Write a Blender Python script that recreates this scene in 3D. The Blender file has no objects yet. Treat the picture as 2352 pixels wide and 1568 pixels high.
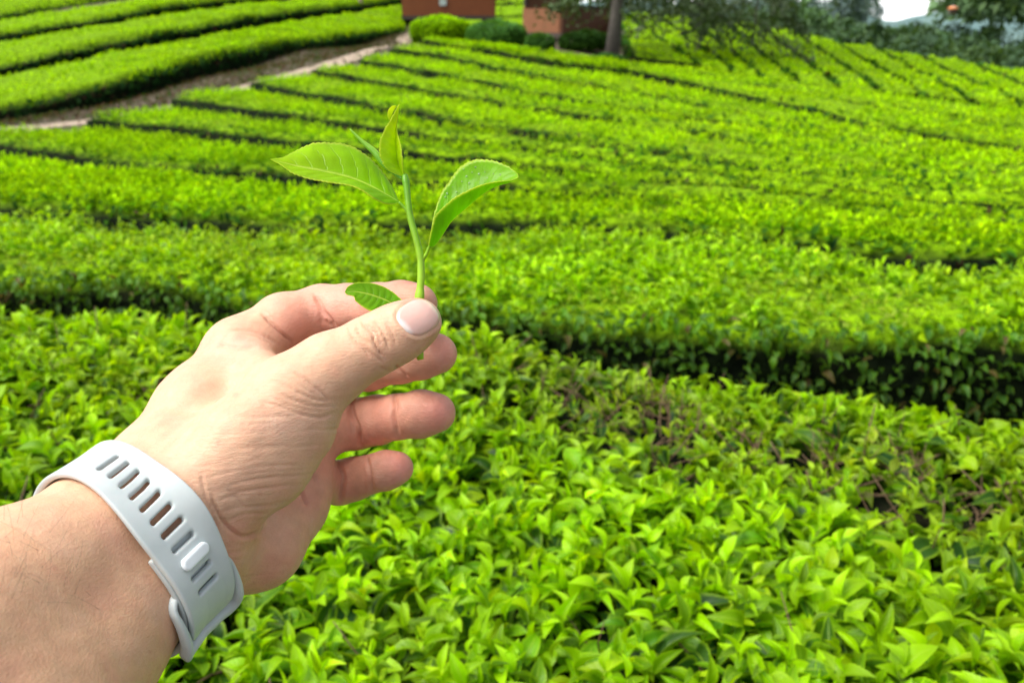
import bpy, math, random
import numpy as np
from mathutils import Vector, Matrix
rng = np.random.default_rng(7)
random.seed(7)
D2R = math.radians
sc = bpy.context.scene
col = sc.collection

# ------------------------------------------------------------------ camera
FPX = 1960.0                       # focal length in pixels of a 2352 px wide picture
CX, CY = 1176.0, 784.0
PITCH = D2R(20.5)
CAMZ = 1.45
cam_d = bpy.data.cameras.new('camera'); cam = bpy.data.objects.new('camera', cam_d); col.objects.link(cam)
cam.location = (0, 0, CAMZ)
cam.rotation_euler = (math.pi/2 - PITCH, 0, 0)
cam_d.sensor_width = 36.0; cam_d.lens = 36.0*FPX/2352.0
cam_d.clip_start = 0.01; cam_d.clip_end = 9000
cam_d.dof.use_dof = True
cam_d.dof.focus_distance = 0.305
cam_d.dof.aperture_fstop = 18.0
sc.camera = cam
cp, sp = math.cos(PITCH), math.sin(PITCH)
CR = np.array([[1, 0, 0], [0, sp, -cp], [0, cp, sp]])  # columns: cam x, cam y(up), cam z(back)
CR = np.array([[1.0, 0, 0], [0, sp, -cp], [0, cp, sp]])
CAMP = np.array([0, 0, CAMZ])

def cs(u, v, d):                   # picture measure + distance -> camera space
    return np.array([(u-CX)/FPX*d, -(v-CY)/FPX*d, -d])
def c2w(P):
    P = np.asarray(P, float)
    return P @ CR.T + CAMP
def W(u, v, d):
    return c2w(cs(u, v, d))

# ------------------------------------------------------------------ helpers
def tag(o, label=None, cat=None, group=None, kind=None):
    if label: o['label'] = label
    if cat: o['category'] = cat
    if group: o['group'] = group
    if kind: o['kind'] = kind
    return o
def empty(name, loc, label=None, cat=None, group=None):
    o = bpy.data.objects.new(name, None); col.objects.link(o)
    o.location = loc; o.empty_display_size = 0.05
    return tag(o, label, cat, group)
def link_mesh(name, me, mat=None, parent=None):
    o = bpy.data.objects.new(name, me); col.objects.link(o)
    if mat: me.materials.append(mat)
    if parent is not None:
        o.parent = parent
        pl = parent
        off = Vector((0, 0, 0))
        while pl is not None:
            off += pl.location; pl = pl.parent
        o.location = (0, 0, 0)
        me.transform(Matrix.Translation(-off))
    return o
def np_mesh(name, V, F, attrs=None, uv=None, smooth=True):
    """V (n,3); F (m,k) array of k-gons, attrs {name:(n,4)}, uv (n,2) per vertex"""
    V = np.asarray(V, np.float32); F = np.asarray(F, np.int32)
    me = bpy.data.meshes.new(name)
    n, m, k = len(V), len(F), F.shape[1]
    me.vertices.add(n); me.vertices.foreach_set('co', V.ravel())
    me.loops.add(m*k); me.loops.foreach_set('vertex_index', F.ravel())
    me.polygons.add(m); me.polygons.foreach_set('loop_start', np.arange(0, m*k, k, dtype=np.int32))
    me.polygons.foreach_set('loop_total', np.full(m, k, np.int32))
    me.update(calc_edges=True)
    if uv is not None:
        l = me.uv_layers.new(name='UVMap')
        l.data.foreach_set('uv', np.asarray(uv, np.float32)[F.ravel()].ravel())
    for an, A in (attrs or {}).items():
        a = me.attributes.new(an, 'FLOAT_COLOR', 'POINT')
        A = np.asarray(A, np.float32)
        if A.shape[1] == 3: A = np.concatenate([A, np.ones((n, 1), np.float32)], 1)
        a.data.foreach_set('color', A.ravel())
    me.polygons.foreach_set('use_smooth', np.full(m, bool(smooth)))
    me.validate(clean_customdata=False)
    return me
def nrm(a): return a/np.maximum(np.linalg.norm(a, axis=-1, keepdims=True), 1e-12)
def resample(P, n):
    P = np.asarray(P, float)
    s = np.r_[0, np.cumsum(np.linalg.norm(np.diff(P, axis=0), axis=1))]
    t = np.linspace(0, s[-1], n)
    return np.stack([np.interp(t, s, P[:, i]) for i in range(P.shape[1])], 1)
def smooth_curve(P, n):            # Catmull-Rom through the points, evenly resampled
    P = np.asarray(P, float)
    Q = np.vstack([2*P[0]-P[1], P, 2*P[-1]-P[-2]])
    out = []
    for i in range(len(P)-1):
        a, b, c, d = Q[i], Q[i+1], Q[i+2], Q[i+3]
        for t in np.linspace(0, 1, 12, endpoint=False):
            out.append(0.5*((2*b)+(-a+c)*t+(2*a-5*b+4*c-d)*t*t+(-a+3*b-3*c+d)*t**3))
    out.append(P[-1])
    return resample(np.array(out), n)
def fnoise(P, scale, seed=0, octaves=3):   # cheap smooth value noise from summed sines
    r = np.random.default_rng(seed)
    P = np.asarray(P, float); out = np.zeros(len(P)); amp = 1; tot = 0
    for o in range(octaves):
        for k in range(5):
            w = r.normal(size=P.shape[1]); w = w/np.linalg.norm(w)*(0.6+0.9*r.random())
            out += amp*np.sin(P @ w*scale*2**o*2.0 + r.random()*6.28)
        tot += amp*2.2; amp *= 0.5
    return out/tot

# ------------------------------------------------------------------ node helpers
class NT:
    def __init__(s, name):
        s.m = bpy.data.materials.new(name); s.m.use_nodes = True
        s.t = s.m.node_tree; s.t.nodes.clear()
        s.out = s.n('ShaderNodeOutputMaterial')
    def n(s, typ, **kw):
        nd = s.t.nodes.new(typ)
        for k, v in kw.items():
            if k.startswith('i_'):
                key = k[2:].replace('_', ' ')
                nd.inputs[key].default_value = v
            else: setattr(nd, k, v)
        return nd
    def l(s, a, b): s.t.links.new(a, b)
    def math(s, op, a, b=None, c=None):
        nd = s.n('ShaderNodeMath', operation=op)
        for i, x in enumerate((a, b, c)):
            if x is None: continue
            if isinstance(x, (int, float)): nd.inputs[i].default_value = x
            else: s.l(x, nd.inputs[i])
        return nd.outputs[0]
    def mix(s, fac, a, b, blend='MIX'):
        nd = s.n('ShaderNodeMix', data_type='RGBA', blend_type=blend)
        for key, x in ((0, fac), (6, a), (7, b)):
            if isinstance(x, (int, float)): nd.inputs[key].default_value = x
            elif isinstance(x, tuple): nd.inputs[key].default_value = (*x, 1) if len(x) == 3 else x
            else: s.l(x, nd.inputs[key])
        return nd.outputs[2]
    def ramp(s, fac, stops):
        nd = s.n('ShaderNodeValToRGB'); cr = nd.color_ramp
        while len(cr.elements) < len(stops): cr.elements.new(0.5)
        for e, (p, c) in zip(cr.elements, stops):
            e.position = p; e.color = (*c, 1) if isinstance(c, tuple) else (c, c, c, 1)
        s.l(fac, nd.inputs[0]); return nd.outputs[0]
    def noise(s, vec, scale, detail=3, rough=0.55):
        nd = s.n('ShaderNodeTexNoise'); nd.inputs['Scale'].default_value = scale
        nd.inputs['Detail'].default_value = detail; nd.inputs['Roughness'].default_value = rough
        if vec is not None: s.l(vec, nd.inputs['Vector'])
        return nd.outputs['Fac']
    def bump(s, h, strength, dist, prev=None):
        nd = s.n('ShaderNodeBump'); nd.inputs['Strength'].default_value = strength
        nd.inputs['Distance'].default_value = dist; s.l(h, nd.inputs['Height'])
        if prev is not None: s.l(prev, nd.inputs['Normal'])
        return nd.outputs[0]

def simple_mat(name, colr, rough=0.6, bump=0.0, bscale=200, var=0.15, vscale=30, metal=0.0):
    t = NT(name); g = t.n('ShaderNodeNewGeometry')
    nz = t.noise(g.outputs['Position'], vscale, 4)
    c = t.mix(nz, tuple(x*(1-var) for x in colr), tuple(min(1, x*(1+var)) for x in colr))
    b = t.n('ShaderNodeBsdfPrincipled'); t.l(c, b.inputs['Base Color'])
    b.inputs['Roughness'].default_value = rough; b.inputs['Metallic'].default_value = metal
    if bump: t.l(t.bump(t.noise(g.outputs['Position'], bscale, 3), bump, 0.002), b.inputs['Normal'])
    t.l(b.outputs[0], t.out.inputs[0]); return t.m

def leaf_mat(name, transl=0.35, rough=0.38, spec=0.5, fine=True, hero=False):
    """colour from the vertex attribute 'tint'; UV x runs base to tip, y across (0.5 = midrib)"""
    t = NT(name)
    a = t.n('ShaderNodeAttribute', attribute_name='tint')
    c = a.outputs['Color']
    nor = None
    if fine:
        uv = t.n('ShaderNodeUVMap'); sx = t.n('ShaderNodeSeparateXYZ'); t.l(uv.outputs[0], sx.inputs[0])
        ay = t.math('MULTIPLY', t.math('ABSOLUTE', t.math('SUBTRACT', sx.outputs[1], 0.5)), 2.0)   # 0 midrib, 1 margin
        mid = t.ramp(ay, [(0.0, 1.0), (0.03 if hero else 0.05, 0.9), (0.075 if hero else 0.10, 0.0)])
        mar = t.ramp(ay, [(0.90 if hero else 0.72, 0.0), (0.99, 1.0)])
        c = t.mix(t.math('MULTIPLY', mar, 0.75 if hero else 0.55), c, (0.72, 0.82, 0.10) if hero else (0.42, 0.68, 0.006))  # hero margin colour paints a lit rim along the leaf edge
        c = t.mix(t.math('MULTIPLY', mid, 0.8 if hero else 0.45), c, (0.62, 0.80, 0.14) if hero else (0.42, 0.64, 0.05))
        ph = t.math('SUBTRACT', t.math('MULTIPLY', sx.outputs[0], 9.0 if hero else 7.0), t.math('MULTIPLY', t.math('POWER', ay, 1.3), 1.5))
        g = t.n('ShaderNodeNewGeometry')
        wob = t.noise(g.outputs['Position'], 160 if hero else 60, 2)
        ph = t.math('ADD', ph, t.math('MULTIPLY', wob, 0.5))
        fr = t.math('ABSOLUTE', t.math('SUBTRACT', t.math('FRACT', ph), 0.5))          # 0 at a vein
        vein = t.ramp(fr, [(0.0, 1.0), (0.055 if hero else 0.12, 0.0)])
        if hero:
            c = t.mix(t.math('MULTIPLY', vein, t.math('SUBTRACT', 0.30, t.math('MULTIPLY', ay, 0.3))), c, (0.50, 0.74, 0.08))
            blo = t.noise(g.outputs['Position'], 90, 4)
            c = t.mix(t.math('MULTIPLY', t.ramp(blo, [(0.35, 0.0), (0.7, 1.0)]), 0.35), c, (0.30, 0.55, 0.02))
            vv = t.n('ShaderNodeTexVoronoi'); vv.inputs['Scale'].default_value = 1500; t.l(g.outputs['Position'], vv.inputs['Vector'])
            h = t.math('ADD', t.math('MULTIPLY', t.math('MAXIMUM', vein, mid), -0.8), t.math('MULTIPLY', vv.outputs['Distance'], 0.25))
            h = t.math('ADD', h, t.math('MULTIPLY', t.noise(g.outputs['Position'], 220, 3), 1.6))
            nor = t.bump(h, 0.4, 0.0005)
        else:
            h = t.math('MULTIPLY', t.math('MAXIMUM', t.math('MULTIPLY', vein, 0.6), mid), -1.0)
            nor = t.bump(h, 0.5, 0.0012)
    b = t.n('ShaderNodeBsdfPrincipled'); t.l(c, b.inputs['Base Color'])
    b.inputs['Roughness'].default_value = rough
    b.inputs['Specular IOR Level'].default_value = spec
    tr = t.n('ShaderNodeBsdfTranslucent')
    tc = t.mix(1.0, c, (1.35, 1.2, 0.3), 'MULTIPLY'); t.l(tc, tr.inputs[0])
    if nor is not None: t.l(nor, b.inputs['Normal'])
    ms = t.n('ShaderNodeMixShader'); ms.inputs[0].default_value = transl
    t.l(b.outputs[0], ms.inputs[1]); t.l(tr.outputs[0], ms.inputs[2]); t.l(ms.outputs[0], t.out.inputs[0])
    return t.m
# ================================================================== the hand and forearm (signed distance field -> mesh)
def rcone(P, a, b, r1, r2):
    ba = b-a; l2 = float(ba @ ba); rr = r1-r2; a2 = l2-rr*rr; il2 = 1.0/l2
    pa = P-a; y = pa @ ba; z = y-l2
    x2 = ((pa*l2-y[:, None]*ba)**2).sum(1); y2 = y*y*l2; z2 = z*z*l2
    k = math.copysign(1, rr)*rr*rr*x2
    d = (np.sqrt(x2*a2*il2)+y*rr)*il2-r1
    m1 = np.sign(z)*a2*z2 > k
    m2 = (~m1) & (np.sign(y)*a2*y2 < k)
    d = np.where(m1, np.sqrt(x2+z2)*il2-r2, d)
    d = np.where(m2, np.sqrt(x2+y2)*il2-r1, d)
    return d
def smin(a, b, k):
    h = np.maximum(k-np.abs(a-b), 0)/k
    return np.minimum(a, b)-h*h*k*0.25

def J(u, v, d, rpx): return (cs(u, v, d), rpx*d/FPX)
# wrist frame (camera space)
WC = cs(325, 1231, 0.277)
ELB = cs(30, 1525, 0.233)
WA = nrm(WC-ELB)                                  # along the arm towards the hand
WE1 = nrm(np.cross(WA, nrm(WC)))                  # across the wrist
if (WE1 @ np.array([1.0, -1.0, 0])) < 0: WE1 = -WE1   # towards the lower right of the picture (little-finger side)
WE2 = np.cross(WE1, WA)
if WE2 @ (-WC) < 0: WE2 = -WE2                    # towards the viewer
rot = D2R(10)
WM1 = nrm(WE1*math.cos(rot)-WE2*math.sin(rot))    # long axis of the wrist section, thumb side turned to the viewer
WM2 = nrm(WE2*math.cos(rot)+WE1*math.sin(rot))
def arm_pt(s, o1, o2=0): return WC+WA*s+WM1*o1+WM2*o2
CONES = []
def chain(js):
    return [(js[i][0], js[i+1][0], js[i][1], js[i+1][1]) for i in range(len(js)-1)]
arm = []
for o in (-1, 1):
    arm += chain([(arm_pt(-0.135, o*0.015-0.001), 0.0410), (arm_pt(-0.075, o*0.0130-0.0018), 0.0338), (arm_pt(-0.035, o*0.0103+0.0010), 0.0202),
                  (arm_pt(-0.008, o*0.0090+0.0004), 0.0184), (arm_pt(0.018, o*0.0088+0.0010), 0.0182)])
arm += chain([(arm_pt(-0.080, -0.0185), 0.0300), (arm_pt(-0.040, -0.0152), 0.0195), (arm_pt(-0.014, -0.0095), 0.0172)])
HB = J(432, 1172, 0.297, 118)
palm = []
palm += chain([(arm_pt(0.010, -0.0085), 0.0178), J(402, 1083, 0.296, 124), J(467, 950, 0.312, 102), J(541, 812, 0.326, 65)])
palm += chain([(arm_pt(0.010, 0.000), 0.0200), HB, J(520, 1030, 0.324, 80), J(605, 902, 0.342, 66)])
palm += chain([(arm_pt(0.010, 0.010), 0.0200), J(470, 1230, 0.305, 98), J(570, 1120, 0.332, 78), J(655, 1002, 0.348, 64)])
palm += chain([(arm_pt(0.010, 0.012), 0.0200), J(482, 1262, 0.303, 99), J(588, 1240, 0.320, 101), J(662, 1155, 0.338, 82), J(691, 1092, 0.346, 66)])
palm += chain([J(691, 1092, 0.347, 62), J(662, 1005, 0.347, 64), J(615, 905, 0.342, 64), J(556, 815, 0.329, 62)])
thumb = chain([J(445, 1130, 0.279, 104), J(560, 1015, 0.287, 102), J(668, 918, 0.296, 98), J(758, 848, 0.301, 77), J(856, 793, 0.304, 63), J(915, 762, 0.3055, 60), J(960, 739, 0.307, 55)])
thenar = chain([J(505, 1128, 0.287, 104), J(600, 1062, 0.293, 104), J(668, 985, 0.298, 101)])
web = chain([J(600, 880, 0.312, 70), J(560, 830, 0.324, 58)])
fingers = [
    [J(548, 807, 0.327, 65), J(650, 739, 0.337, 62), J(742, 713, 0.344, 57), J(800, 707, 0.339, 53), J(868, 703, 0.333, 50.5), J(920, 700, 0.329, 51), J(957, 699, 0.3265, 47)],
    [J(608, 902, 0.342, 64), J(780, 850, 0.362, 55), J(850, 842, 0.354, 52), J(922, 828, 0.346, 48), J(965, 818, 0.340, 51), J(1003, 812, 0.336, 47)],
    [J(655, 1002, 0.348, 64), J(745, 985, 0.358, 60), J(823, 973, 0.366, 55), J(868, 964, 0.360, 55), J(912, 956, 0.353, 49), J(965, 950, 0.348, 51), J(1001, 948, 0.345, 46)],
    [J(688, 1108, 0.352, 56), J(785, 1107, 0.366, 46.5), J(817, 1098, 0.362, 46), J(851, 1089, 0.357, 41), J(885, 1080, 0.353, 42.5), J(911, 1075, 0.350, 38)],
]
fingers = [chain(f) for f in fingers]
def sdf_hand(P):
    out = np.empty(len(P))
    for i in range(0, len(P), 200000):
        Q = P[i:i+200000]
        g = None
        for c in arm:
            d = rcone(Q, *c); g = d if g is None else smin(g, d, 0.010)
        for c in palm:
            g = smin(g, rcone(Q, *c), 0.009)
        h = None
        for c in thumb:
            d = rcone(Q, *c); h = d if h is None else smin(h, d, 0.006)
        t2 = None
        for c in thenar:
            d = rcone(Q, *c); t2 = d if t2 is None else smin(t2, d, 0.006)
        h = smin(h, t2, 0.007)
        for c in web: g = smin(g, rcone(Q, *c), 0.008)
        g = smin(g, h, 0.009)
        fu = None
        for f in fingers:
            e = None
            for c in f:
                d = rcone(Q, *c); e = d if e is None else smin(e, d, 0.0035)
            fu = e if fu is None else smin(fu, e, 0.0006)
        k = np.interp(Q[:, 0], [-0.074, -0.056], [0.008, 0.0005])
        out[i:i+200000] = smin(g, fu, k)
    return out

def surface_nets(Fv, org, h):
    ins = Fv < 0
    nx, ny, nz = Fv.shape
    cnt = np.zeros((nx-1, ny-1, nz-1), np.uint8)
    for dx in (0, 1):
        for dy in (0, 1):
            for dz in (0, 1):
                cnt += ins[dx:nx-1+dx, dy:ny-1+dy, dz:nz-1+dz]
    act = (cnt > 0) & (cnt < 8); del cnt
    I, Jj, K = np.nonzero(act)
    idx = np.full(act.shape, -1, np.int32); idx[I, Jj, K] = np.arange(len(I)); del act
    acc = np.zeros((len(I), 3)); num = np.zeros(len(I))
    cor = [(a, b, c) for a in (0, 1) for b in (0, 1) for c in (0, 1)]
    for p in range(8):
        for q in range(p+1, 8):
            a, b = cor[p], cor[q]
            if sum(abs(a[i]-b[i]) for i in range(3)) != 1: continue
            fa = Fv[I+a[0], Jj+a[1], K+a[2]]; fb = Fv[I+b[0], Jj+b[1], K+b[2]]
            m = (fa < 0) != (fb < 0)
            t = np.where(m, fa/np.where(m, fa-fb, 1), 0)
            pt = np.array(a)+t[:, None]*(np.array(b)-np.array(a))
            acc[m] += pt[m]; num[m] += 1
    V = (np.stack([I, Jj, K], 1)+acc/num[:, None])*h+org
    faces = []
    for ax in range(3):
        s0 = [slice(None)]*3; s1 = [slice(None)]*3
        s0[ax] = slice(0, -1); s1[ax] = slice(1, None)
        A, B = ins[tuple(s0)], ins[tuple(s1)]
        ch = np.nonzero(A != B)
        c = np.stack(ch, 1)
        o = [i for i in range(3) if i != ax]
        ok = np.ones(len(c), bool)
        for i in o: ok &= (c[:, i] > 0) & (c[:, i] < Fv.shape[i]-1)
        c = c[ok]; flip = A[c[:, 0], c[:, 1], c[:, 2]]
        def cell(d0, d1):
            q = c.copy(); q[:, o[0]] += d0; q[:, o[1]] += d1
            return idx[q[:, 0], q[:, 1], q[:, 2]]
        f = np.stack([cell(-1, -1), cell(0, -1), cell(0, 0), cell(-1, 0)], 1)
        if ax == 1: flip = ~flip
        f[~flip] = f[~flip][:, ::-1]
        faces.append(f)
    Fq = np.vstack(faces); Fq = Fq[(Fq >= 0).all(1)]
    return V, Fq

def sdf_mesh(fn, lo, hi, h, mult=4):
    lo, hi = np.array(lo), np.array(hi)
    n = np.ceil((hi-lo)/(h*mult)).astype(int)+1
    ax = [lo[i]+np.arange(n[i])*h*mult for i in range(3)]
    G = np.stack(np.meshgrid(*ax, indexing='ij'), -1).reshape(-1, 3)
    Cc = fn(G).reshape(n).astype(np.float32)
    near = np.abs(Cc) < h*mult*1.9
    nf = (n-1)*mult+1
    Fv = np.empty(nf, np.float32); M = np.zeros(nf, bool)
    ii = [np.minimum((np.arange(nf[i])+mult//2)//mult, n[i]-1) for i in range(3)]
    Fv[:] = Cc[np.ix_(*ii)]; M[:] = near[np.ix_(*ii)]
    pi = np.argwhere(M)
    Fv[M] = fn(lo+pi*h).astype(np.float32)
    return surface_nets(Fv, lo, h)

def sdf_grad(fn, P, e=0.0004):
    g = np.empty_like(P)
    for i in range(3):
        d = np.zeros(3); d[i] = e
        g[:, i] = fn(P+d)-fn(P-d)
    return nrm(g)

def proj_px(P):  # camera space -> picture measure
    return np.stack([CX+P[:, 0]/(-P[:, 2])*FPX, CY-P[:, 1]/(-P[:, 2])*FPX], 1)
def seg_dist(p, L):
    """distance of 2-D points to polyline, and position along it 0..1"""
    L = np.asarray(L, float); best = np.full(len(p), 1e9); tt = np.zeros(len(p))
    s = np.r_[0, np.cumsum(np.linalg.norm(np.diff(L, axis=0), axis=1))]
    for i in range(len(L)-1):
        a, b = L[i], L[i+1]; ab = b-a
        t = np.clip(((p-a) @ ab)/(ab @ ab), 0, 1)
        d = np.linalg.norm(p-(a+t[:, None]*ab), axis=1)
        m = d < best; best[m] = d[m]; tt[m] = (s[i]+t[m]*(s[i+1]-s[i]))/s[-1]
    return best, tt

def build_hand():
    HV, HF = sdf_mesh(sdf_hand, (-0.215, -0.165, -0.388), (-0.012, 0.034, -0.125), 0.00065)
    d = sdf_hand(HV); N = sdf_grad(sdf_hand, HV); HV = HV-N*d[:, None]
    px = proj_px(HV); dep = -HV[:, 2]
    view = nrm(HV); facing = np.clip(-(N*view).sum(1)*3, 0, 1)
    # ---- creases: (points, half width px, depth mm, near depth, far depth)
    CRS = [
        ([(722, 675), (731, 692), (744, 717), (761, 737), (771, 756)], 4.5, 1.1, 'b'),
        ([(603, 722), (626, 743), (646, 763), (671, 786)], 3.6, 1.2, 'b'),
        ([(722, 672), (736, 690), (738, 720), (741, 748)], 6, 0.35, 'b'),
        ([(746, 735), (757, 745), (772, 750)], 4, 0.5, 'b'),
        ([(528, 756), (578, 760), (616, 776), (640, 790)], 4, 0.5, 'a'),
        ([(496, 790), (530, 796), (558, 799), (590, 797)], 5, 0.5, 'a'),
        ([(560, 765), (590, 772), (625, 790)], 3, 0.3, 'a'),
        ([(799, 746), (806, 768), (829, 795), (851, 818)], 2.6, 0.66, 't'),
        ([(830, 737), (838, 748), (846, 755), (857, 768), (858, 782), (868, 802), (886, 826)], 2.8, 1.04, 't'),
        ([(856, 733), (871, 750), (881, 770), (894, 800)], 2.6, 0.76, 't'),
        ([(818, 746), (822, 760), (834, 778), (852, 790)], 2.4, 0.66, 't'),
        ([(846, 757), (862, 762), (872, 776), (874, 792)], 2.4, 0.76, 't'),
        ([(842, 745), (851, 749), (864, 756), (868, 770)], 2.2, 0.57, 't'),
        ([(886, 736), (901, 768), (911, 792)], 2.4, 0.42, 't'),
        ([(838, 800), (858, 815), (880, 832)], 3.0, 0.47, 't'),
        ([(872, 842), (886, 849), (896, 852)], 4, 0.3, 't'),
        ([(757, 924), (746, 908), (726, 890), (700, 869), (670, 852)], 3.2, 0.7, 't'),
        ([(757, 924), (721, 915), (689, 903), (652, 884), (620, 872)], 3.0, 0.5, 't'),
        ([(772, 945), (745, 957), (721, 957), (684, 948), (651, 935), (600, 921)], 3.4, 0.5, 't'),
        ([(762, 932), (721, 932), (684, 922), (640, 905)], 3.0, 0.45, 't'),
        ([(600, 900), (650, 925), (700, 940), (750, 945)], 3.0, 0.3, 't'),
        ([(640, 860), (670, 872), (700, 892), (738, 915)], 2.6, 0.3, 't'),
        ([(486, 1140), (494, 1162), (512, 1195), (539, 1222), (563, 1231), (590, 1224), (610, 1212)], 4.5, 1.2, 't'),
        ([(500, 1150), (550, 1130), (610, 1120), (680, 1112)], 3, 0.35, 't'),
        ([(505, 1175), (545, 1165), (590, 1162), (640, 1160)], 3, 0.35, 't'),
        ([(520, 1195), (560, 1180), (610, 1178)], 3, 0.4, 't'),
        ([(486, 1128), (540, 1110), (600, 1098), (700, 1090)], 2.6, 0.28, 't'),
        ([(470, 1100), (530, 1082), (610, 1070), (712, 1066)], 2.6, 0.25, 't'),
        ([(480, 1160), (470, 1130), (462, 1090)], 4, 0.4, 't'),
        ([(500, 1210), (490, 1180), (478, 1150)], 4, 0.5, 'a'),
        ([(520, 1120), (545, 1145), (560, 1165)], 2.6, 0.3, 't'),
        ([(691, 1121), (698, 1142), (708, 1160)], 4, 0.8, 'b'),
        ([(709, 1082), (722, 1098), (728, 1110)], 3.5, 0.6, 'b'),
        ([(905, 905), (909, 933), (906, 958), (916, 997)], 4.2, 1.0, 'b'),
        ([(806, 915), (809, 950), (822, 988), (828, 1022)], 5.5, 1.6, 'b'),
        ([(800, 935), (806, 965), (812, 1000)], 4, 0.5, 'b'),
        ([(841, 1043), (850, 1085), (855, 1128)], 3.6, 0.6, 'b'),
        ([(775, 1058), (788, 1090), (786, 1120), (780, 1150)], 4.0, 1.2, 'b'),
        ([(908, 838), (916, 850), (936, 868)], 4, 0.8, 'b'),
    ]
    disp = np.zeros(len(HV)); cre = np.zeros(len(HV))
    zone = {'t': (0.20, 0.312), 'b': (0.300, 0.400), 'a': (0.2, 0.40)}
    for L, w, dp, z in CRS:
        Lc = smooth_curve(L, 24)
        lo, hi = zone[z]
        bb = (px[:, 0] > Lc[:, 0].min()-30) & (px[:, 0] < Lc[:, 0].max()+30) & (px[:, 1] > Lc[:, 1].min()-30) & (px[:, 1] < Lc[:, 1].max()+30) & (dep > lo) & (dep < hi)
        ix = np.nonzero(bb)[0]
        dd, tt = seg_dist(px[ix], Lc)
        ends = np.clip(np.minimum(tt, 1-tt)*5+0.25, 0, 1)
        if z == 'b': dp = dp*1.3
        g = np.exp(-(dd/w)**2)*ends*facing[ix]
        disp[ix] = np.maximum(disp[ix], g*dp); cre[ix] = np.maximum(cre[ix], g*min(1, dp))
        disp[ix] -= np.exp(-((dd-w*2.6)/(w*1.3))**2)*ends*dp*0.16*facing[ix]      # skin pushed up beside the fold
    # ---- nail fold
    nc = NAILP(px)
    tz = (dep < 0.308) & (px[:, 0] > 880)
    rim = np.exp(-((nc-1.10)/0.10)**2)
    disp[tz] -= (rim*0.35*facing)[tz]
    disp[tz] += (np.clip(1.0-nc, 0, 1)**0.3*0.45*facing)[tz]*(nc[tz] < 1)
    # ---- soft unevenness
    Wd = c2w(HV)
    disp += fnoise(Wd, 90, 3)*0.28+fnoise(Wd, 320, 5)*0.05
    # long faint skin lines across the thumb ball
    m = (dep < 0.31) & (px[:, 0] > 380) & (px[:, 0] < 800) & (px[:, 1] > 820)
    q = np.stack([px[:, 1]/7.5+0.10*(px[:, 0]-600)/7.5*np.clip((px[:, 1]-800)/300, -1, 1), px[:, 0]/70], 1)
    ln = fnoise(q, 1.0, 11, 2)
    amt = np.clip((px[:, 0]-420)/160, 0, 1)*np.clip((px[:, 1]-860)/80, 0, 1)
    disp[m] += (np.maximum(ln, 0)**1.2*0.20*amt)[m]
    HV = HV-N*(disp/1000)[:, None]
    # ---- colour
    base = np.array([0.76, 0.465, 0.300]); pink = np.array([0.75, 0.285, 0.230]); pale = np.array([0.80, 0.54, 0.43]); brown = np.array([0.60, 0.33, 0.19])
    C = np.tile(base, (len(HV), 1))
    def blend(mask, c, amt):
        nonlocal C
        C = C*(1-(mask*amt)[:, None])+c*(mask*amt)[:, None]
    def blob(u, v, ru, rv=None, zn='a'):
        lo, hi = zone[zn]; rv = rv or ru
        return np.exp(-((px[:, 0]-u)/ru)**2-((px[:, 1]-v)/rv)**2)*((dep > lo) & (dep < hi))
    back = np.clip((dep-0.312)/0.012, 0, 1)*np.clip((px[:, 0]-600)/90, 0, 1)
    blend(back, pink*0.5+base*0.5, 0.8)
    for u, v, r, a in ((1010, 945, 45, .75), (920, 1065, 40, .8), (1020, 805, 45, .7), (680, 745, 60, .5), (800, 680, 60, .45), (940, 680, 60, .5), (880, 960, 35, .4), (740, 720, 30, .5), (850, 1000, 40, .35)):
        blend(blob(u, v, r, None, 'b'), pink, a)
    blend(blob(600, 1290, 130, 70), pink*0.6+base*0.4, 0.75)
    blend(blob(565, 1215, 60, 30), pink, 0.4)
    blend(blob(560, 790, 60, 25), pale, 0.5); blend(blob(660, 970, 90, 30, 't'), pale, 0.35)
    blend(blob(610, 1160, 110, 40, 't'), pale, 0.25); blend(blob(990, 720, 30, 30, 't'), pale, 0.3)
    blend(blob(860, 775, 60, 45, 't'), brown, 0.25); blend(blob(820, 860, 90, 50, 't'), brown, 0.28); blend(blob(640, 930, 160, 60, 't'), brown, 0.2)
    fore = np.clip((420-(px[:, 0]*0.6+0+(1500-px[:, 1])*0.35))/200, 0, 1)
    arms = np.clip(-((HV-WC) @ WA)/0.03, 0, 1)
    blend(arms, np.array([0.76, 0.450, 0.262]), 0.8)
    blend(arms*np.clip(((HV-WC) @ WM1)/0.03, 0, 1), brown, 0.3)
    mott = fnoise(Wd, 140, 21, 3)
    blend(np.clip(mott, 0, 1), pink, 0.22); blend(np.clip(-mott, 0, 1), pale, 0.18)
    m2 = fnoise(Wd, 500, 23, 2); C *= (1+0.05*m2)[:, None]
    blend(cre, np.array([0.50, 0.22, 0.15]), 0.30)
    r = np.random.default_rng(4)
    for _ in range(14):                                     # small freckles and red spots
        u, v = r.uniform(20, 620), r.uniform(900, 1560)
        blend(blob(u, v, r.uniform(3, 6)), np.array([0.52, 0.2, 0.13]), 0.45)
    blend(blob(540, 905, 8, 6, 't'), np.array([0.7, 0.25, 0.18]), 0.5)
    C = np.clip(C, 0, 1)
    return HV, HF, C

NAX = np.array([0.85, -0.53])*46.0; NAY = np.array([0.66, 0.75])*44.5; NC0 = np.array([960.0, 729.0])
NINV = np.linalg.inv(np.stack([NAX, NAY], 1))
def NAILP(px):
    """1 on the nail outline"""
    q = (px-NC0) @ NINV.T
    a, b = q[:, 0], q[:, 1]
    return (np.abs(a)**2.7+np.abs(b)**2.7)**(1/2.7)

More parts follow.
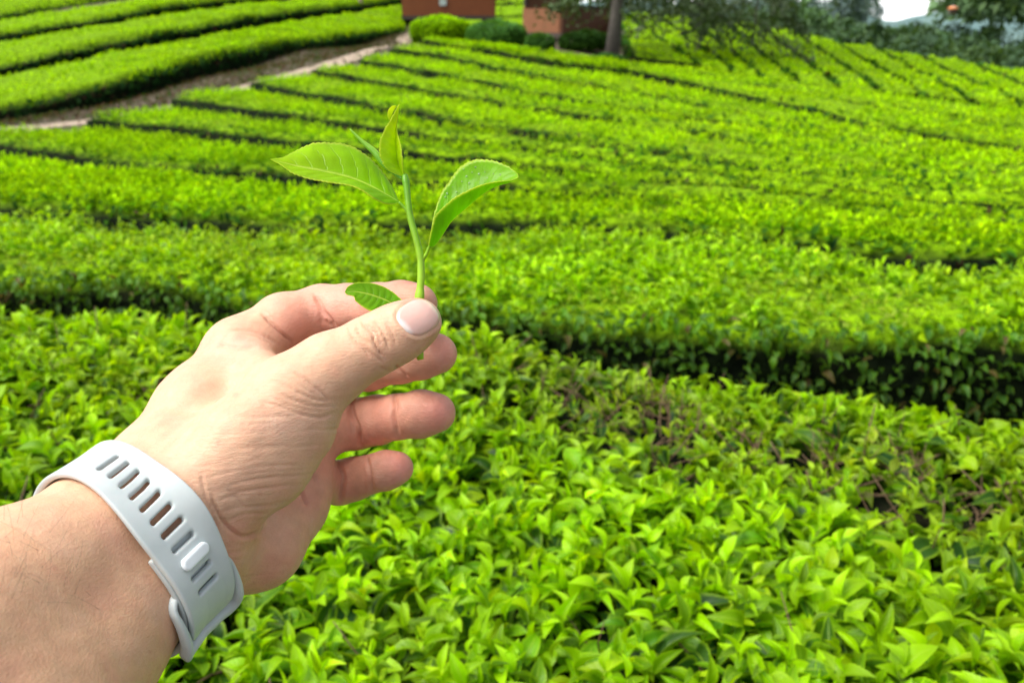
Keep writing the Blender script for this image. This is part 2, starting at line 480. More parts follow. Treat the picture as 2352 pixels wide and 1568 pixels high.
def trace(fn, px, t0=0.2, t1=0.45, n=60):
    D = nrm(np.stack([(px[:, 0]-CX)/FPX, -(px[:, 1]-CY)/FPX, -np.ones(len(px))], 1))
    t = np.full(len(px), t0)
    for _ in range(n):
        t = t+np.clip(fn(D*t[:, None]), -0.01, 0.02)*0.9
        t = np.minimum(t, t1)
    return D*t[:, None]

person = empty('person', W(300, 1250, 0.28), 'person reaching out a bare left arm, pinching a tea sprig between thumb and forefinger', 'person')
HV, HF, HC = build_hand()
skin = NT('skin')
def make_skin(t):
    a = t.n('ShaderNodeAttribute', attribute_name='tint'); g = t.n('ShaderNodeNewGeometry')
    P = g.outputs['Position']
    nz = t.noise(P, 260, 4); nz2 = t.noise(P, 1400, 3)
    c = t.mix(t.math('MULTIPLY', t.ramp(nz, [(0.4, 0.0), (0.7, 1.0)]), 0.14), a.outputs['Color'], (0.66, 0.22, 0.15))
    c = t.mix(t.math('MULTIPLY', nz2, 0.16), c, (0.45, 0.24, 0.14))
    v = t.n('ShaderNodeTexVoronoi', feature='DISTANCE_TO_EDGE'); v.inputs['Scale'].default_value = 1150
    mp = t.n('ShaderNodeMapping'); mp.inputs['Rotation'].default_value = (0.3, 0.4, 0.7); mp.inputs['Scale'].default_value = (1, 1.0, 1.6)
    t.l(P, mp.inputs[0]); t.l(mp.outputs[0], v.inputs['Vector'])
    v2 = t.n('ShaderNodeTexVoronoi', feature='DISTANCE_TO_EDGE'); v2.inputs['Scale'].default_value = 520
    t.l(mp.outputs[0], v2.inputs['Vector'])
    e1 = t.ramp(v.outputs['Distance'], [(0.0, 0.0), (0.18, 1.0)]); e2 = t.ramp(v2.outputs['Distance'], [(0.0, 0.0), (0.12, 1.0)])
    m3 = t.n('ShaderNodeMapping'); m3.inputs['Rotation'].default_value = (0.2, 0.5, 0.15); m3.inputs['Scale'].default_value = (0.28, 1, 1.5)
    t.l(P, m3.inputs[0]); ln = t.noise(m3.outputs[0], 900, 4, 0.6)
    h = t.math('ADD', t.math('MULTIPLY', e1, 0.16), t.math('MULTIPLY', e2, 0.12))
    m4 = t.n('ShaderNodeMapping'); m4.inputs['Rotation'].default_value = (0.6, -0.3, -0.9); m4.inputs['Scale'].default_value = (0.35, 1, 1.2)
    t.l(P, m4.inputs[0]); ln2 = t.noise(m4.outputs[0], 1500, 3, 0.6)
    h = t.math('ADD', h, t.math('MULTIPLY', ln, 1.7)); h = t.math('ADD', h, t.math('MULTIPLY', ln2, 1.0))
    c = t.mix(t.math('MULTIPLY', t.math('SUBTRACT', 1.0, e2), 0.07), c, (0.42, 0.17, 0.10))
    b = t.n('ShaderNodeBsdfPrincipled'); t.l(c, b.inputs['Base Color'])
    t.l(t.ramp(t.noise(P, 600, 4), [(0.3, 0.38), (0.7, 0.62)]), b.inputs['Roughness']); b.inputs['Specular IOR Level'].default_value = 0.42
    b.inputs['Subsurface Weight'].default_value = 0.25; b.inputs['Subsurface Radius'].default_value = (1.0, 0.32, 0.18); b.inputs['Subsurface Scale'].default_value = 0.0028
    t.l(t.bump(h, 0.46, 0.00034), b.inputs['Normal']); t.l(b.outputs[0], t.out.inputs[0])
make_skin(skin)
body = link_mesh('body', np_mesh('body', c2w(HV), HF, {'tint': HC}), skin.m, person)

# nail
def build_nail():
    n = 34
    g = np.linspace(-1, 1, n)
    A, B = np.meshgrid(g, g, indexing='ij')
    A2 = np.sign(A)*np.abs(A); B2 = B
    # square -> superellipse
    m = np.maximum(np.abs(A2), np.abs(B2)); s = (np.abs(A2)**2.7+np.abs(B2)**2.7)**(1/2.7)
    k = np.where(s > 1e-6, m/np.maximum(s, 1e-6), 1)
    a = (A2*k).ravel(); b = (B2*k).ravel()
    px = NC0+np.outer(a, NAX)+np.outer(b, NAY)
    P = trace(sdf_hand, px, 0.27, 0.33)
    N = sdf_grad(sdf_hand, P)
    r = (np.abs(a)**2.7+np.abs(b)**2.7)**(1/2.7)
    off = 0.00042-0.0009*np.clip((r-0.80)/0.2, 0, 1)**1.5
    off += 0.0004*np.clip((a-0.75)/0.25, 0, 1)
    V = P+N*off[:, None]
    F = [[i*n+j, i*n+j+1, (i+1)*n+j+1, (i+1)*n+j] for i in range(n-1) for j in range(n-1)]
    C = np.tile(np.array([0.76, 0.47, 0.40]), (len(a), 1))
    def bl(mm, c):
        nonlocal C
        mm = np.clip(mm, 0, 1); C = C*(1-mm[:, None])+np.array(c)*mm[:, None]
    bl((a-0.72+0.10*b*b)/0.10*0.8, (0.80, 0.66, 0.50))          # free edge
    lun = ((a+1.0)/0.42)**2+((b-0.05)/0.80)**2
    bl((1-lun)*1.4, (0.88, 0.76, 0.72))                            # pale half-moon
    bl(np.exp(-((r-1.0)/0.07)**2)*0.45, (0.50, 0.24, 0.16))
    return np_mesh('thumb_nail', c2w(V), np.array(F)[:, ::-1], {'tint': C})
nm = NT('nail')
_a = nm.n('ShaderNodeAttribute', attribute_name='tint'); _b = nm.n('ShaderNodeBsdfPrincipled')
nm.l(_a.outputs['Color'], _b.inputs['Base Color']); _b.inputs['Roughness'].default_value = 0.22; _b.inputs['Specular IOR Level'].default_value = 0.6
_b.inputs['Subsurface Weight'].default_value = 0.2; _b.inputs['Subsurface Scale'].default_value = 0.002
_g = nm.n('ShaderNodeNewGeometry'); nm.l(nm.bump(nm.noise(_g.outputs['Position'], 300, 2), 0.3, 0.0004), _b.inputs['Normal'])
nm.l(_b.outputs[0], nm.out.inputs[0])
link_mesh('thumb_nail', build_nail(), nm.m, person)

# fine dark hairs on the forearm
def tube(path, rad, sides=8, closed=True):
    path = np.asarray(path, float); n = len(path)
    rad = np.broadcast_to(np.asarray(rad, float), (n,))
    T = nrm(np.gradient(path, axis=0)); up = np.array([0.13, 0.21, 0.97])
    U = np.empty_like(path); prev = nrm(np.cross(T[0], up))
    for i in range(n):
        prev = nrm(prev-T[i]*(prev @ T[i])); U[i] = prev
    Wv = np.cross(T, U)
    a = np.arange(sides)*2*np.pi/sides
    V = (path[:, None]+rad[:, None, None]*(np.cos(a)[None, :, None]*U[:, None]+np.sin(a)[None, :, None]*Wv[:, None])).reshape(-1, 3)
    F = [[i*sides+j, i*sides+(j+1) % sides, (i+1)*sides+(j+1) % sides, (i+1)*sides+j] for i in range(n-1) for j in range(sides)]
    if closed:
        V = np.vstack([V, path[0], path[-1]]); c0, c1 = n*sides, n*sides+1
        F += [[c0, (j+1) % sides, j, j] for j in range(sides)]
        F += [[c1, (n-1)*sides+j, (n-1)*sides+(j+1) % sides, (n-1)*sides+(j+1) % sides] for j in range(sides)]
    return V, F
def merge(parts):
    Vs, Fs, o = [], [], 0
    for V, F in parts:
        Vs.append(V); Fs.append(np.array(F)+o); o += len(V)
    return np.vstack(Vs), np.vstack(Fs)
def quads_mesh(name, V, F, **k):   # accepts degenerate quads as triangles
    me = bpy.data.meshes.new(name)
    me.from_pydata([tuple(x) for x in V], [], [tuple(dict.fromkeys(int(i) for i in f)) for f in F])
    me.polygons.foreach_set('use_smooth', np.ones(len(me.polygons), bool)); me.update()
    return me
# ================================================================== the watch on the wrist
S0 = -0.0083       # middle of the strap along the arm (0 = wrist centre)
_TG = np.linspace(-math.pi, math.pi, 181)[:-1]
def _radii(s):
    D = np.cos(_TG)[:, None]*WM1+np.sin(_TG)[:, None]*WM2
    r = np.full(len(_TG), 0.02)
    for _ in range(30): r = r-sdf_hand(WC+WA*s+D*r[:, None])*0.9
    K = np.exp(-np.linspace(-2, 2, 15)**2); K /= K.sum()
    rr = np.convolve(np.r_[r[-7:], r, r[:7]], K, 'valid')
    return rr
_SS = np.array([-0.018, -0.011, -0.004, 0.004, 0.011, 0.018])
_RS = np.array([_radii(S0+x) for x in _SS]); _RS = np.c_[_RS, _RS[:, :1]]
def wsec(th, off, s):
    """point on the wrist section at angle th, off metres outside the skin, s along the arm"""
    th = np.asarray(th, float); s = np.asarray(s, float)
    tw = (th+math.pi) % (2*math.pi)-math.pi
    s = s-0.0022*np.cos(tw)+0.0064*np.maximum(-np.cos(tw), 0)**2
    R = np.array([np.interp(tw, np.r_[_TG, math.pi], q) for q in _RS])
    x = np.clip((s-S0+0.018)/0.036*5, 0, 5) if False else np.interp(s-S0, _SS, np.arange(6.0))
    a = np.clip(x.astype(int), 0, 4); f = x-a; k = np.arange(len(R[0].ravel()))
    Rf = R.reshape(6, -1); r = (Rf[a.ravel(), k]*(1-f.ravel())+Rf[a.ravel()+1, k]*f.ravel()).reshape(tw.shape)
    # the strap is stiffer than the skin: keep it nearly straight across its width
    r = r+off+0.0003
    return WC+WA*s[..., None]+WM1*(r*np.cos(tw))[..., None]+WM2*(r*np.sin(tw))[..., None]
_th = np.linspace(-math.pi*0.75, math.pi*1.5, 4000)
_p = wsec(_th, 0.0012, np.full_like(_th, S0)); _L = np.r_[0, np.cumsum(np.linalg.norm(np.diff(_p, axis=0), axis=1))]
def th_of(t): return np.interp(t, _L, _th)
def t_of(th): return np.interp(th, _th, _L)
def rbox(x, y, z, hx, hy, hz, r):
    qx, qy, qz = np.abs(x)-hx+r, np.abs(y)-hy+r, np.abs(z)-hz+r
    return np.sqrt(np.maximum(qx, 0)**2+np.maximum(qy, 0)**2+np.maximum(qz, 0)**2)+np.minimum(np.maximum(qx, np.maximum(qy, qz)), 0)-r

def hairs():
    r = np.random.default_rng(12)
    px = np.stack([r.uniform(-20, 260, 85), r.uniform(1100, 1400, 85)], 1)
    px = px[px[:, 1] > 1130+0.0*px[:, 0]]
    P = trace(sdf_hand, px, 0.15, 0.5); N = sdf_grad(sdf_hand, P)
    out = []
    for p, n_ in zip(P, N):
        if -p[2] > 0.33 or (p-WC) @ WA > S0-0.024: continue
        dirn = nrm(-WM1*0.4+WA*r.uniform(-0.5, 0.9)+r.normal(size=3)*0.25); L = r.uniform(0.006, 0.013)
        t = np.linspace(0, 1, 6)[:, None]
        path = p-n_*0.0003+dirn*t*L+n_*(0.0011*np.sin(t*2.4))+WM1*0.001*t*t*r.normal()
        out.append(tube(path, np.linspace(0.00003, 0.000012, 6), 4))
    V, F = merge(out)
    return quads_mesh('arm_hair', c2w(V), F)

link_mesh('arm_hair', hairs(), simple_mat('hair', (0.035, 0.02, 0.014), 0.5), person)
# strap angles: th = 0 is the little-finger side (+WM1), th = 90 deg faces the viewer, th = 180 deg is the thumb side
def strap_part(name, fn, tlo, thi, h=0.0004, zlo=-0.0008, zhi=0.006, whalf=0.0165, off=None, parent=None, mat=None):
    V, F = sdf_mesh(fn, (tlo, -whalf, zlo), (thi, whalf, zhi), h, 3)
    d = fn(V); e = 0.0001
    for _ in range(1):
        g = sdf_grad(fn, V, e); V = V-g*fn(V)[:, None]
    P = wsec(th_of(V[:, 0]), V[:, 2]+(0.0 if off is None else off(V[:, 0])), S0+V[:, 1])
    return link_mesh(name, np_mesh(name, c2w(P), F), mat, parent)

watch = empty('wristwatch', c2w(WC), 'wristwatch with pale grey rubber strap with slots, worn on the left wrist', 'watch')
sil = NT('silicone')
_g = sil.n('ShaderNodeNewGeometry'); _b = sil.n('ShaderNodeBsdfPrincipled')
_c = sil.mix(sil.ramp(sil.noise(_g.outputs['Position'], 120, 5), [(0.35, 0.0), (0.75, 1.0)]), (0.56, 0.615, 0.61), (0.50, 0.56, 0.555))
sil.l(_c, _b.inputs['Base Color']); _b.inputs['Roughness'].default_value = 0.42; _b.inputs['Specular IOR Level'].default_value = 0.45
_b.inputs['Subsurface Weight'].default_value = 0.1; _b.inputs['Subsurface Scale'].default_value = 0.001
sil.l(sil.bump(sil.noise(_g.outputs['Position'], 2600, 2), 0.12, 0.0001), _b.inputs['Normal']); sil.l(_b.outputs[0], sil.out.inputs[0])

T_END = float(t_of(D2R(18)))               # tail of the outer strap, inside the keeper loop
T_BEG = float(t_of(D2R(232)))
PITCHS = 0.0047
SL0 = T_END+0.0165                         # first slot from the tail
slots = [SL0+i*PITCHS for i in range(11)]
PIN_I = 2
def half_w(t): return np.interp(t, [T_END, T_END+0.02, T_END+0.06], [0.0099, 0.0101, 0.0104])
def lift(t):   # the tail lies on the inner strap and dives into the keeper
    x = np.clip((t-(T_END+0.034))/0.020, 0, 1); x = x*x*(3-2*x)
    return 0.0028*(1-x)+0.0004*x-0.0008*np.exp(-((t-T_END)/0.008)**2)
def f_outer(P):
    t, s, z = P[:, 0], P[:, 1], P[:, 2]
    mid = (T_END+T_BEG)/2; hl = (T_BEG-T_END)/2
    hw = half_w(t); sc_ = s/hw*0.0118
    d = rbox(t-mid, sc_, z-0.0012, hl, 0.0118, 0.00105, 0.0008)
    # round the tail in plan
    q = np.sqrt(np.maximum(T_END+0.006-t, 0)**2+np.maximum(np.abs(s)-(hw-0.006), 0)**2)-0.006
    d = np.maximum(d, np.where((t < T_END+0.006) & (np.abs(s) > hw-0.006), q, -1))
    for c in slots:
        ds = np.maximum(np.abs(s)-0.0036, 0); r = np.sqrt((t-c)**2+ds**2)-0.00085
        r = r-0.0005*np.clip((z-0.0017)/0.0008, 0, 1)**2            # softened rim
        d = -smin(-d, r, 0.0005)
    return d
strap_part('strap', f_outer, T_END-0.001, T_BEG+0.001, 0.00034, -0.0006, 0.0034, 0.0135, lift, watch, sil.m)

T_IN1 = SL0+PIN_I*PITCHS+0.0065            # inner end of the other strap, just past the pin
T_IN0 = float(t_of(D2R(-62)))
def f_inner(P):
    t, s, z = P[:, 0], P[:, 1], P[:, 2]
    return rbox(t-(T_IN0+T_IN1)/2, s, z-0.0011, (T_IN1-T_IN0)/2, 0.0100, 0.0011, 0.0007)
strap_part('inner_strap', f_inner, T_IN0-0.001, T_IN1+0.001, 0.00045, -0.0006, 0.003, 0.0135, lambda t: np.full_like(t, 0.0002), watch, sil.m)
# keeper loop: a rounded frame that starts beside the strap and closes over its tail
KL0, KL1 = T_END+0.016, T_END-0.0005
def f_keep(P):
    t, s, z = P[:, 0], P[:, 1], P[:, 2]
    hw = 0.0123; mid = (KL0+KL1)/2; hl = (KL0-KL1)/2+0.002
    # frame centre line in plan
    q = np.sqrt(np.maximum(np.abs(t-mid)-hl+0.004, 0)**2+np.maximum(np.abs(s)-hw+0.004, 0)**2)+np.minimum(np.maximum(np.abs(t-mid)-hl+0.004, np.abs(s)-hw+0.004), 0)-0.004
    zc = np.interp(t, [KL1-0.002, KL1+0.004, KL1+0.012, KL0], [0.0039, 0.0036, 0.0015, 0.0004])
    w = np.interp(t, [KL1-0.002, KL1+0.006, KL0], [0.0016, 0.0014, 0.0008])
    dz = np.maximum(np.abs(z-zc)-0.0008, 0)
    return np.sqrt(q**2+dz**2)-w
strap_part('keeper_loop', f_keep, KL1-0.006, KL0+0.006, 0.0004, -0.002, 0.009, 0.0165, lambda t: np.full_like(t, 0.0), watch, sil.m)
# pin through the slot
tp = slots[PIN_I]
def f_pin(P):
    t, s, z = P[:, 0]-tp, P[:, 1], P[:, 2]
    ds = np.maximum(np.abs(s)-0.0036, 0); r = np.sqrt(t**2+ds**2)
    cap = np.sqrt(np.maximum(r-0.0010, 0)**2+np.maximum(np.abs(z-0.0057)-0.0001, 0)**2)-0.00075
    stem = np.maximum(r-0.0009, np.abs(z-0.004)-0.0025)
    return np.minimum(cap, stem)
pinm = NT('pin'); _b = pinm.n('ShaderNodeBsdfPrincipled'); _b.inputs['Base Color'].default_value = (0.80, 0.86, 0.88, 1); _b.inputs['Roughness'].default_value = 0.16; _b.inputs['Coat Weight'].default_value = 0.6
pinm.l(_b.outputs[0], pinm.out.inputs[0])
strap_part('pin', f_pin, tp-0.003, tp+0.003, 0.00025, 0.001, 0.008, 0.0065, lambda t: np.full_like(t, 0.0), watch, pinm.m)
# watch case on the back of the wrist
def f_case(P):
    x, y, z = P[:, 0], P[:, 1], P[:, 2]
    return rbox(x, y, z, 0.0195, 0.0185, 0.0052, 0.0045)
Vc, Fc = sdf_mesh(f_case, (-0.022, -0.021, -0.0065), (0.022, 0.021, 0.0065), 0.0008, 3)
def on_case(V): return WC+WA*S0+WM1*V[:, :1]-WM2*(V[:, 2:]+0.0285)+WA*V[:, 1:2]
dk = simple_mat('case_dark', (0.03, 0.032, 0.036), 0.3)
link_mesh('case', np_mesh('case', c2w(on_case(Vc)), Fc[:, ::-1]), dk, watch)
Vc, Fc = sdf_mesh(lambda P: rbox(P[:, 0], P[:, 1], P[:, 2]-0.0054, 0.0165, 0.0155, 0.0006, 0.0004), (-0.018, -0.017, 0.003), (0.018, 0.017, 0.007), 0.0004, 3)
link_mesh('screen', np_mesh('screen', c2w(on_case(Vc)), Fc[:, ::-1]), simple_mat('glass_dark', (0.01, 0.01, 0.012), 0.06), watch)
# ================================================================== the tea sprig in the fingers
def Wz(x, y, d, ox=588.0, oy=220.5, k=0.30466):      # measured on an enlargement of the sprig
    return (ox+x*k, oy+y*k, d)
def loft_leaf(name, up, mid, lo, nx=90, ny=22, teeth=48, tooth=0.9, cup=0.0, wave=0.0, t_up=None, t_lo=None, colr=(0.2, 0.5, 0.02), col2=None, parent=None, mat=None, seed=1, bite=None, thick=0.0):
    """three space curves (u, v, distance) base -> tip: one margin, midrib, other margin"""
    def cv(L): return smooth_curve([cs(*p) for p in L], nx)
    U, M, Lw = cv(up), cv(mid), cv(lo)
    s = np.linspace(0, 1, nx)
    r = np.random.default_rng(seed)
    rows = []
    for side, E_ in ((-1, U), (1, Lw)):
        dirn = E_-M; ln = np.linalg.norm(dirn, axis=1, keepdims=True)
        saw = ((s*teeth+0.2*np.sin(s*17)) % 1.0)
        saw = (saw-0.5)*tooth*0.0008*np.clip(ln[:, 0]/0.004, 0, 1)*np.clip((s-0.12)*8, 0, 1)
        E2 = M+dirn*(1+(saw[:, None]/np.maximum(ln, 1e-5)))
        T = nrm(np.gradient(M, axis=0)); N = nrm(np.cross(T, dirn+1e-9)); 
        if side == 1: N = -N
        w = np.linspace(0, 1, ny//2+1)
        for k in (w[::-1] if side == -1 else w[1:]):
            # bulge between the side veins plus overall cupping
            q = M*(1-k)+E2*k
            puff = np.sin((s*9-k**1.3*1.5)*2*np.pi)*0.00016*np.sin(k*np.pi)*np.clip(ln[:, 0]/0.006, 0, 1)
            cu = cup*np.sin(k*np.pi)*ln[:, 0]
            wv = wave*np.sin(s*9+seed+side)*k**2*ln[:, 0]
            rows.append(q+N*((puff+cu+wv)[:, None]))
    G = np.array(rows); m = len(rows)                 # m across, nx along
    V = G.reshape(-1, 3)
    F = np.array([[i*nx+j, i*nx+j+1, (i+1)*nx+j+1, (i+1)*nx+j] for i in range(m-1) for j in range(nx-1)])
    uv = np.stack([np.tile(s, m), np.repeat(np.linspace(0, 1, m), nx)], 1)
    c1 = np.array(colr); c2 = np.array(col2 or colr)
    k = np.tile(s, m)[:, None]
    C = c1*(1-k)+c2*k
    C = C*(1+0.14*fnoise(c2w(V), 160, seed+3, 3))[:, None]
    me = np_mesh(name, c2w(V), F, {'tint': np.clip(C, 0, 1)}, uv)
    o = link_mesh(name, me, mat, parent)
    md = o.modifiers.new('thickness', 'SOLIDIFY'); md.thickness = 0.00028; md.offset = 0
    return o
hero = leaf_mat('sprig_leaf', transl=0.55, rough=0.30, spec=0.32, fine=True, hero=True)
sprig = empty('tea_sprig', W(965, 720, 0.315), 'bright green tea sprig with fresh leaves and a bud, held between the fingers', 'sprig')

stem_pts = [Wz(1120, 598, .3180), Wz(1130, 650, .3175), Wz(1141, 740, .3170), Wz(1152, 850, .3165), Wz(1172, 950, .3163), Wz(1203, 1060, .316), Wz(1228, 1160, .316), Wz(1243, 1260, .316),
            Wz(1243, 1380, .316), Wz(1234, 1500, .316), (960, 720, .3160), (961, 780, .3163), (964, 815, .3165), (966, 826, .3165)]
SP = smooth_curve([cs(*p) for p in stem_pts], 90)
s_ = np.linspace(0, 1, 90)
rad = np.interp(s_, [0, 0.03, 0.10, 0.45, 0.62, 0.66, 0.75, 0.97, 1.0], [7.0, 8.4, 7.2, 8.2, 8.8, 11.2, 10.2, 9.5, 7.5])*0.315/FPX
rad = rad*(1+0.04*np.sin(s_*70)*np.sin(s_*23))
V1, F1 = tube(SP, rad, 20)
V2, F2 = tube(smooth_curve([cs(*Wz(1248, 1262, .3165)), cs(*Wz(1262, 1225, .3162)), cs(*Wz(1285, 1190, .3155)), cs(*Wz(1300, 1150, .3148)), cs(*Wz(1318, 1110, .314))], 16), np.linspace(5.6, 2.6, 16)*0.315/FPX, 12)
V3, F3 = tube(smooth_curve([cs(*Wz(1148, 880, .3168)), cs(*Wz(1128, 850, .3166)), cs(*Wz(1100, 822, .3163)), cs(*Wz(1078, 800, .316))], 12), np.linspace(5.0, 2.6, 12)*0.315/FPX, 12)
V4, F4 = tube(smooth_curve([cs(961, 735, .3162), cs(945, 722, .3155), cs(925, 710, .314), cs(908, 702, .312)], 12), np.linspace(4.2, 2.2, 12)*0.315/FPX, 10)
Vs, Fs = merge([(V1, F1), (V2, F2), (V3, F3), (V4, F4)])
st = quads_mesh('stem', c2w(Vs), Fs)
at_ = st.attributes.new('tint', 'FLOAT_COLOR', 'POINT')
yy = proj_px(Vs)[:, 1]; kk = np.clip((yy-400)/280, 0, 1)[:, None]
Cst = np.array([0.11, 0.31, 0.008])*(1-kk)+np.array([0.32, 0.56, 0.02])*kk
Cst = Cst*(1+0.12*fnoise(c2w(Vs), 420, 8, 3))[:, None]
at_.data.foreach_set('color', np.c_[Cst, np.ones(len(Cst))].astype(np.float32).ravel())
stm = NT('stem'); _a = stm.n('ShaderNodeAttribute', attribute_name='tint'); _b = stm.n('ShaderNodeBsdfPrincipled'); _g = stm.n('ShaderNodeNewGeometry')
stm.l(_a.outputs['Color'], _b.inputs['Base Color']); _b.inputs['Roughness'].default_value = 0.38
_b.inputs['Subsurface Weight'].default_value = 0.25; _b.inputs['Subsurface Scale'].default_value = 0.001; _b.inputs['Subsurface Radius'].default_value = (0.5, 1, 0.2)
stm.l(stm.bump(stm.noise(_g.outputs['Position'], 900, 3), 0.35, 0.0004), _b.inputs['Normal']); stm.l(_b.outputs[0], stm.out.inputs[0])
link_mesh('stem', st, stm.m, sprig)

# broad leaf reaching to the left
loft_leaf('leaf',
    [Wz(1078, 800, .3160), Wz(1050, 735, .3190), Wz(1000, 640, .3215), Wz(930, 550, .3235), Wz(850, 470, .3245), Wz(720, 388, .3240), Wz(610, 358, .3225), Wz(480, 350, .320), Wz(400, 362, .3175), Wz(300, 412, .314), Wz(210, 462, .3105), Wz(108, 477, .308)],
    [Wz(1078, 800, .3160), Wz(980, 742, .3165), Wz(850, 676, .3160), Wz(700, 618, .3145), Wz(500, 570, .312), Wz(300, 530, .3095), Wz(108, 477, .308)],
    [Wz(1078, 800, .3160), Wz(1040, 815, .3150), Wz(960, 812, .3120), Wz(880, 775, .3085), Wz(800, 718, .3070), Wz(700, 672, .3065), Wz(550, 648, .3060), Wz(400, 624, .3060), Wz(280, 588, .3063), Wz(200, 530, .3070), Wz(108, 477, .308)],
    teeth=58, cup=-0.06, wave=0.03, colr=(0.23, 0.54, 0.003), col2=(0.46, 0.70, 0.005), parent=sprig, mat=hero, seed=2)
# upright young leaf at the top
loft_leaf('leaf',
    [Wz(1095, 605, .3175), Wz(1040, 585, .3165), Wz(990, 555, .3155), Wz(948, 490, .3140), Wz(930, 420, .3130), Wz(936, 340, .3125), Wz(965, 262, .3125), Wz(1010, 190, .3130), Wz(1045, 122, .314), Wz(1080, 60, .315)],
    [Wz(1110, 605, .3178), Wz(1092, 560, .3185), Wz(1070, 490, .3190), Wz(1058, 400, .3190), Wz(1054, 300, .3185), Wz(1062, 180, .3170), Wz(1080, 60, .315)],
    [Wz(1115, 600, .3178), Wz(1108, 570, .3170), Wz(1103, 510, .3155), Wz(1100, 440, .3145), Wz(1090, 370, .3145), Wz(1072, 305, .3155), Wz(1062, 250, .3165), Wz(1066, 180, .3165), Wz(1080, 60, .315)],
    teeth=44, tooth=0.9, cup=0.10, colr=(0.44, 0.68, 0.006), col2=(0.64, 0.80, 0.01), parent=sprig, mat=hero, seed=5, nx=80)
# its curled margin near the tip
cl = smooth_curve([cs(*Wz(1005, 185, .3133)), cs(*Wz(992, 150, .3130)), cs(*Wz(996, 110, .3130)), cs(*Wz(1018, 82, .3133)), cs(*Wz(1044, 74, .3138)), cs(*Wz(1062, 80, .3143))], 30)
cm = smooth_curve([cs(*Wz(1012, 186, .3138)), cs(*Wz(1022, 150, .3150)), cs(*Wz(1036, 115, .3152)), cs(*Wz(1060, 84, .3146))], 30)
cc = np.vstack([cl, (cl+cm)/2+np.array([0, 0, -0.0004]), cm])
Fq = np.array([[i*30+j, i*30+j+1, (i+1)*30+j+1, (i+1)*30+j] for i in range(2) for j in range(29)])
uvq = np.stack([np.tile(np.linspace(0, 1, 30), 3), np.repeat([1.0, 0.85, 0.7], 30)], 1)
o = link_mesh('leaf_curl', np_mesh('leaf_curl', c2w(cc), Fq, {'tint': np.tile([0.5, 0.7, 0.02], (90, 1))}, uvq), hero, sprig)
# rolled bud
bp = smooth_curve([cs(*Wz(1100, 625, .3178)), cs(*Wz(1055, 590, .3182)), cs(*Wz(1000, 548, .3186)), cs(*Wz(950, 495, .3188)), cs(*Wz(905, 435, .3188)), cs(*Wz(850, 385, .3186)), cs(*Wz(800, 342, .3182)), cs(*Wz(750, 293, .3178)), cs(*Wz(709, 250, .3174))], 40)
sb = np.linspace(0, 1, 40)
Vb, Fb = tube(bp, np.interp(sb, [0, 0.1, 0.3, 0.48, 0.62, 0.8, 0.96, 1], [3.0, 4.0, 6.4, 8.2, 6.8, 3.8, 2.0, 0.9])*0.318/FPX, 14)
bm_ = quads_mesh('bud', c2w(Vb), Fb); a_ = bm_.attributes.new('tint', 'FLOAT_COLOR', 'POINT')
kb = np.clip(np.r_[np.repeat(sb, 14), 0, 1], 0, 1)[:, None]; sid = np.r_[np.tile(np.cos(np.arange(14)*2*np.pi/14), 40), 0, 0][:, None]
Cb = np.array([0.12, 0.34, 0.025])*(1-kb)+np.array([0.24, 0.48, 0.04])*kb+np.where(np.abs(sid-0.6) < 0.25, 1, 0)*np.array([0.10, 0.12, 0.01])
a_.data.foreach_set('color', np.c_[Cb, np.ones(len(Cb))].astype(np.float32).ravel())
link_mesh('bud', bm_, stm.m, sprig)
# folded leaf on the right: its near half overlaps, the far half stands up behind the fold
loft_leaf('leaf',
    [Wz(1316, 1112, .3140), Wz(1318, 1040, .3155), Wz(1330, 960, .3165), Wz(1348, 870, .3180), Wz(1400, 720, .3205), Wz(1460, 638, .3215), Wz(1530, 545, .3215), Wz(1620, 492, .3205), Wz(1700, 482, .3190), Wz(1800, 492, .3170), Wz(1900, 530, .3145), Wz(1965, 582, .3125), Wz(1980, 612, .311)],
    [Wz(1316, 1112, .3140), Wz(1340, 1130, .3145), Wz(1400, 1055, .3150), Wz(1480, 938, .3155), Wz(1600, 832, .3155), Wz(1700, 745, .3145), Wz(1800, 685, .3130), Wz(1900, 652, .3120), Wz(1980, 612, .311)],
    [Wz(1316, 1112, .3140), Wz(1300, 1120, .3115), Wz(1322, 1000, .3085), Wz(1352, 905, .3070), Wz(1430, 828, .3055), Wz(1520, 758, .3050), Wz(1650, 690, .3055), Wz(1750, 655, .3065), Wz(1850, 640, .308), Wz(1930, 634, .310), Wz(1980, 612, .311)],
    teeth=56, cup=-0.10, wave=0.02, colr=(0.20, 0.52, 0.003), col2=(0.29, 0.60, 0.005), parent=sprig, mat=hero, seed=9)
# small bitten leaf between the fingers
loft_leaf('leaf',
    [(908, 702, .312), (925, 693, .3125), (910, 677, .3125), (889, 662, .312), (859, 651, .311), (834, 648.5, .3100), (812, 651, .309), (798, 659, .3085), (792, 670, .308)],
    [(908, 702, .312), (896, 694, .3115), (879, 686, .3110), (846, 675, .3095), (815, 670, .3085), (792, 670, .308)],
    [(908, 702, .312), (885, 719, .3085), (871, 719.5, .3070), (854, 715, .3062), (834, 705, .3060), (818, 692, .3062), (814, 683, .3065), (810, 680, .3070), (796, 676, .3075), (792, 670, .308)],
    teeth=30, tooth=0.35, cup=0.05, colr=(0.18, 0.48, 0.006), col2=(0.20, 0.48, 0.006), parent=sprig, mat=hero, seed=13, nx=60)

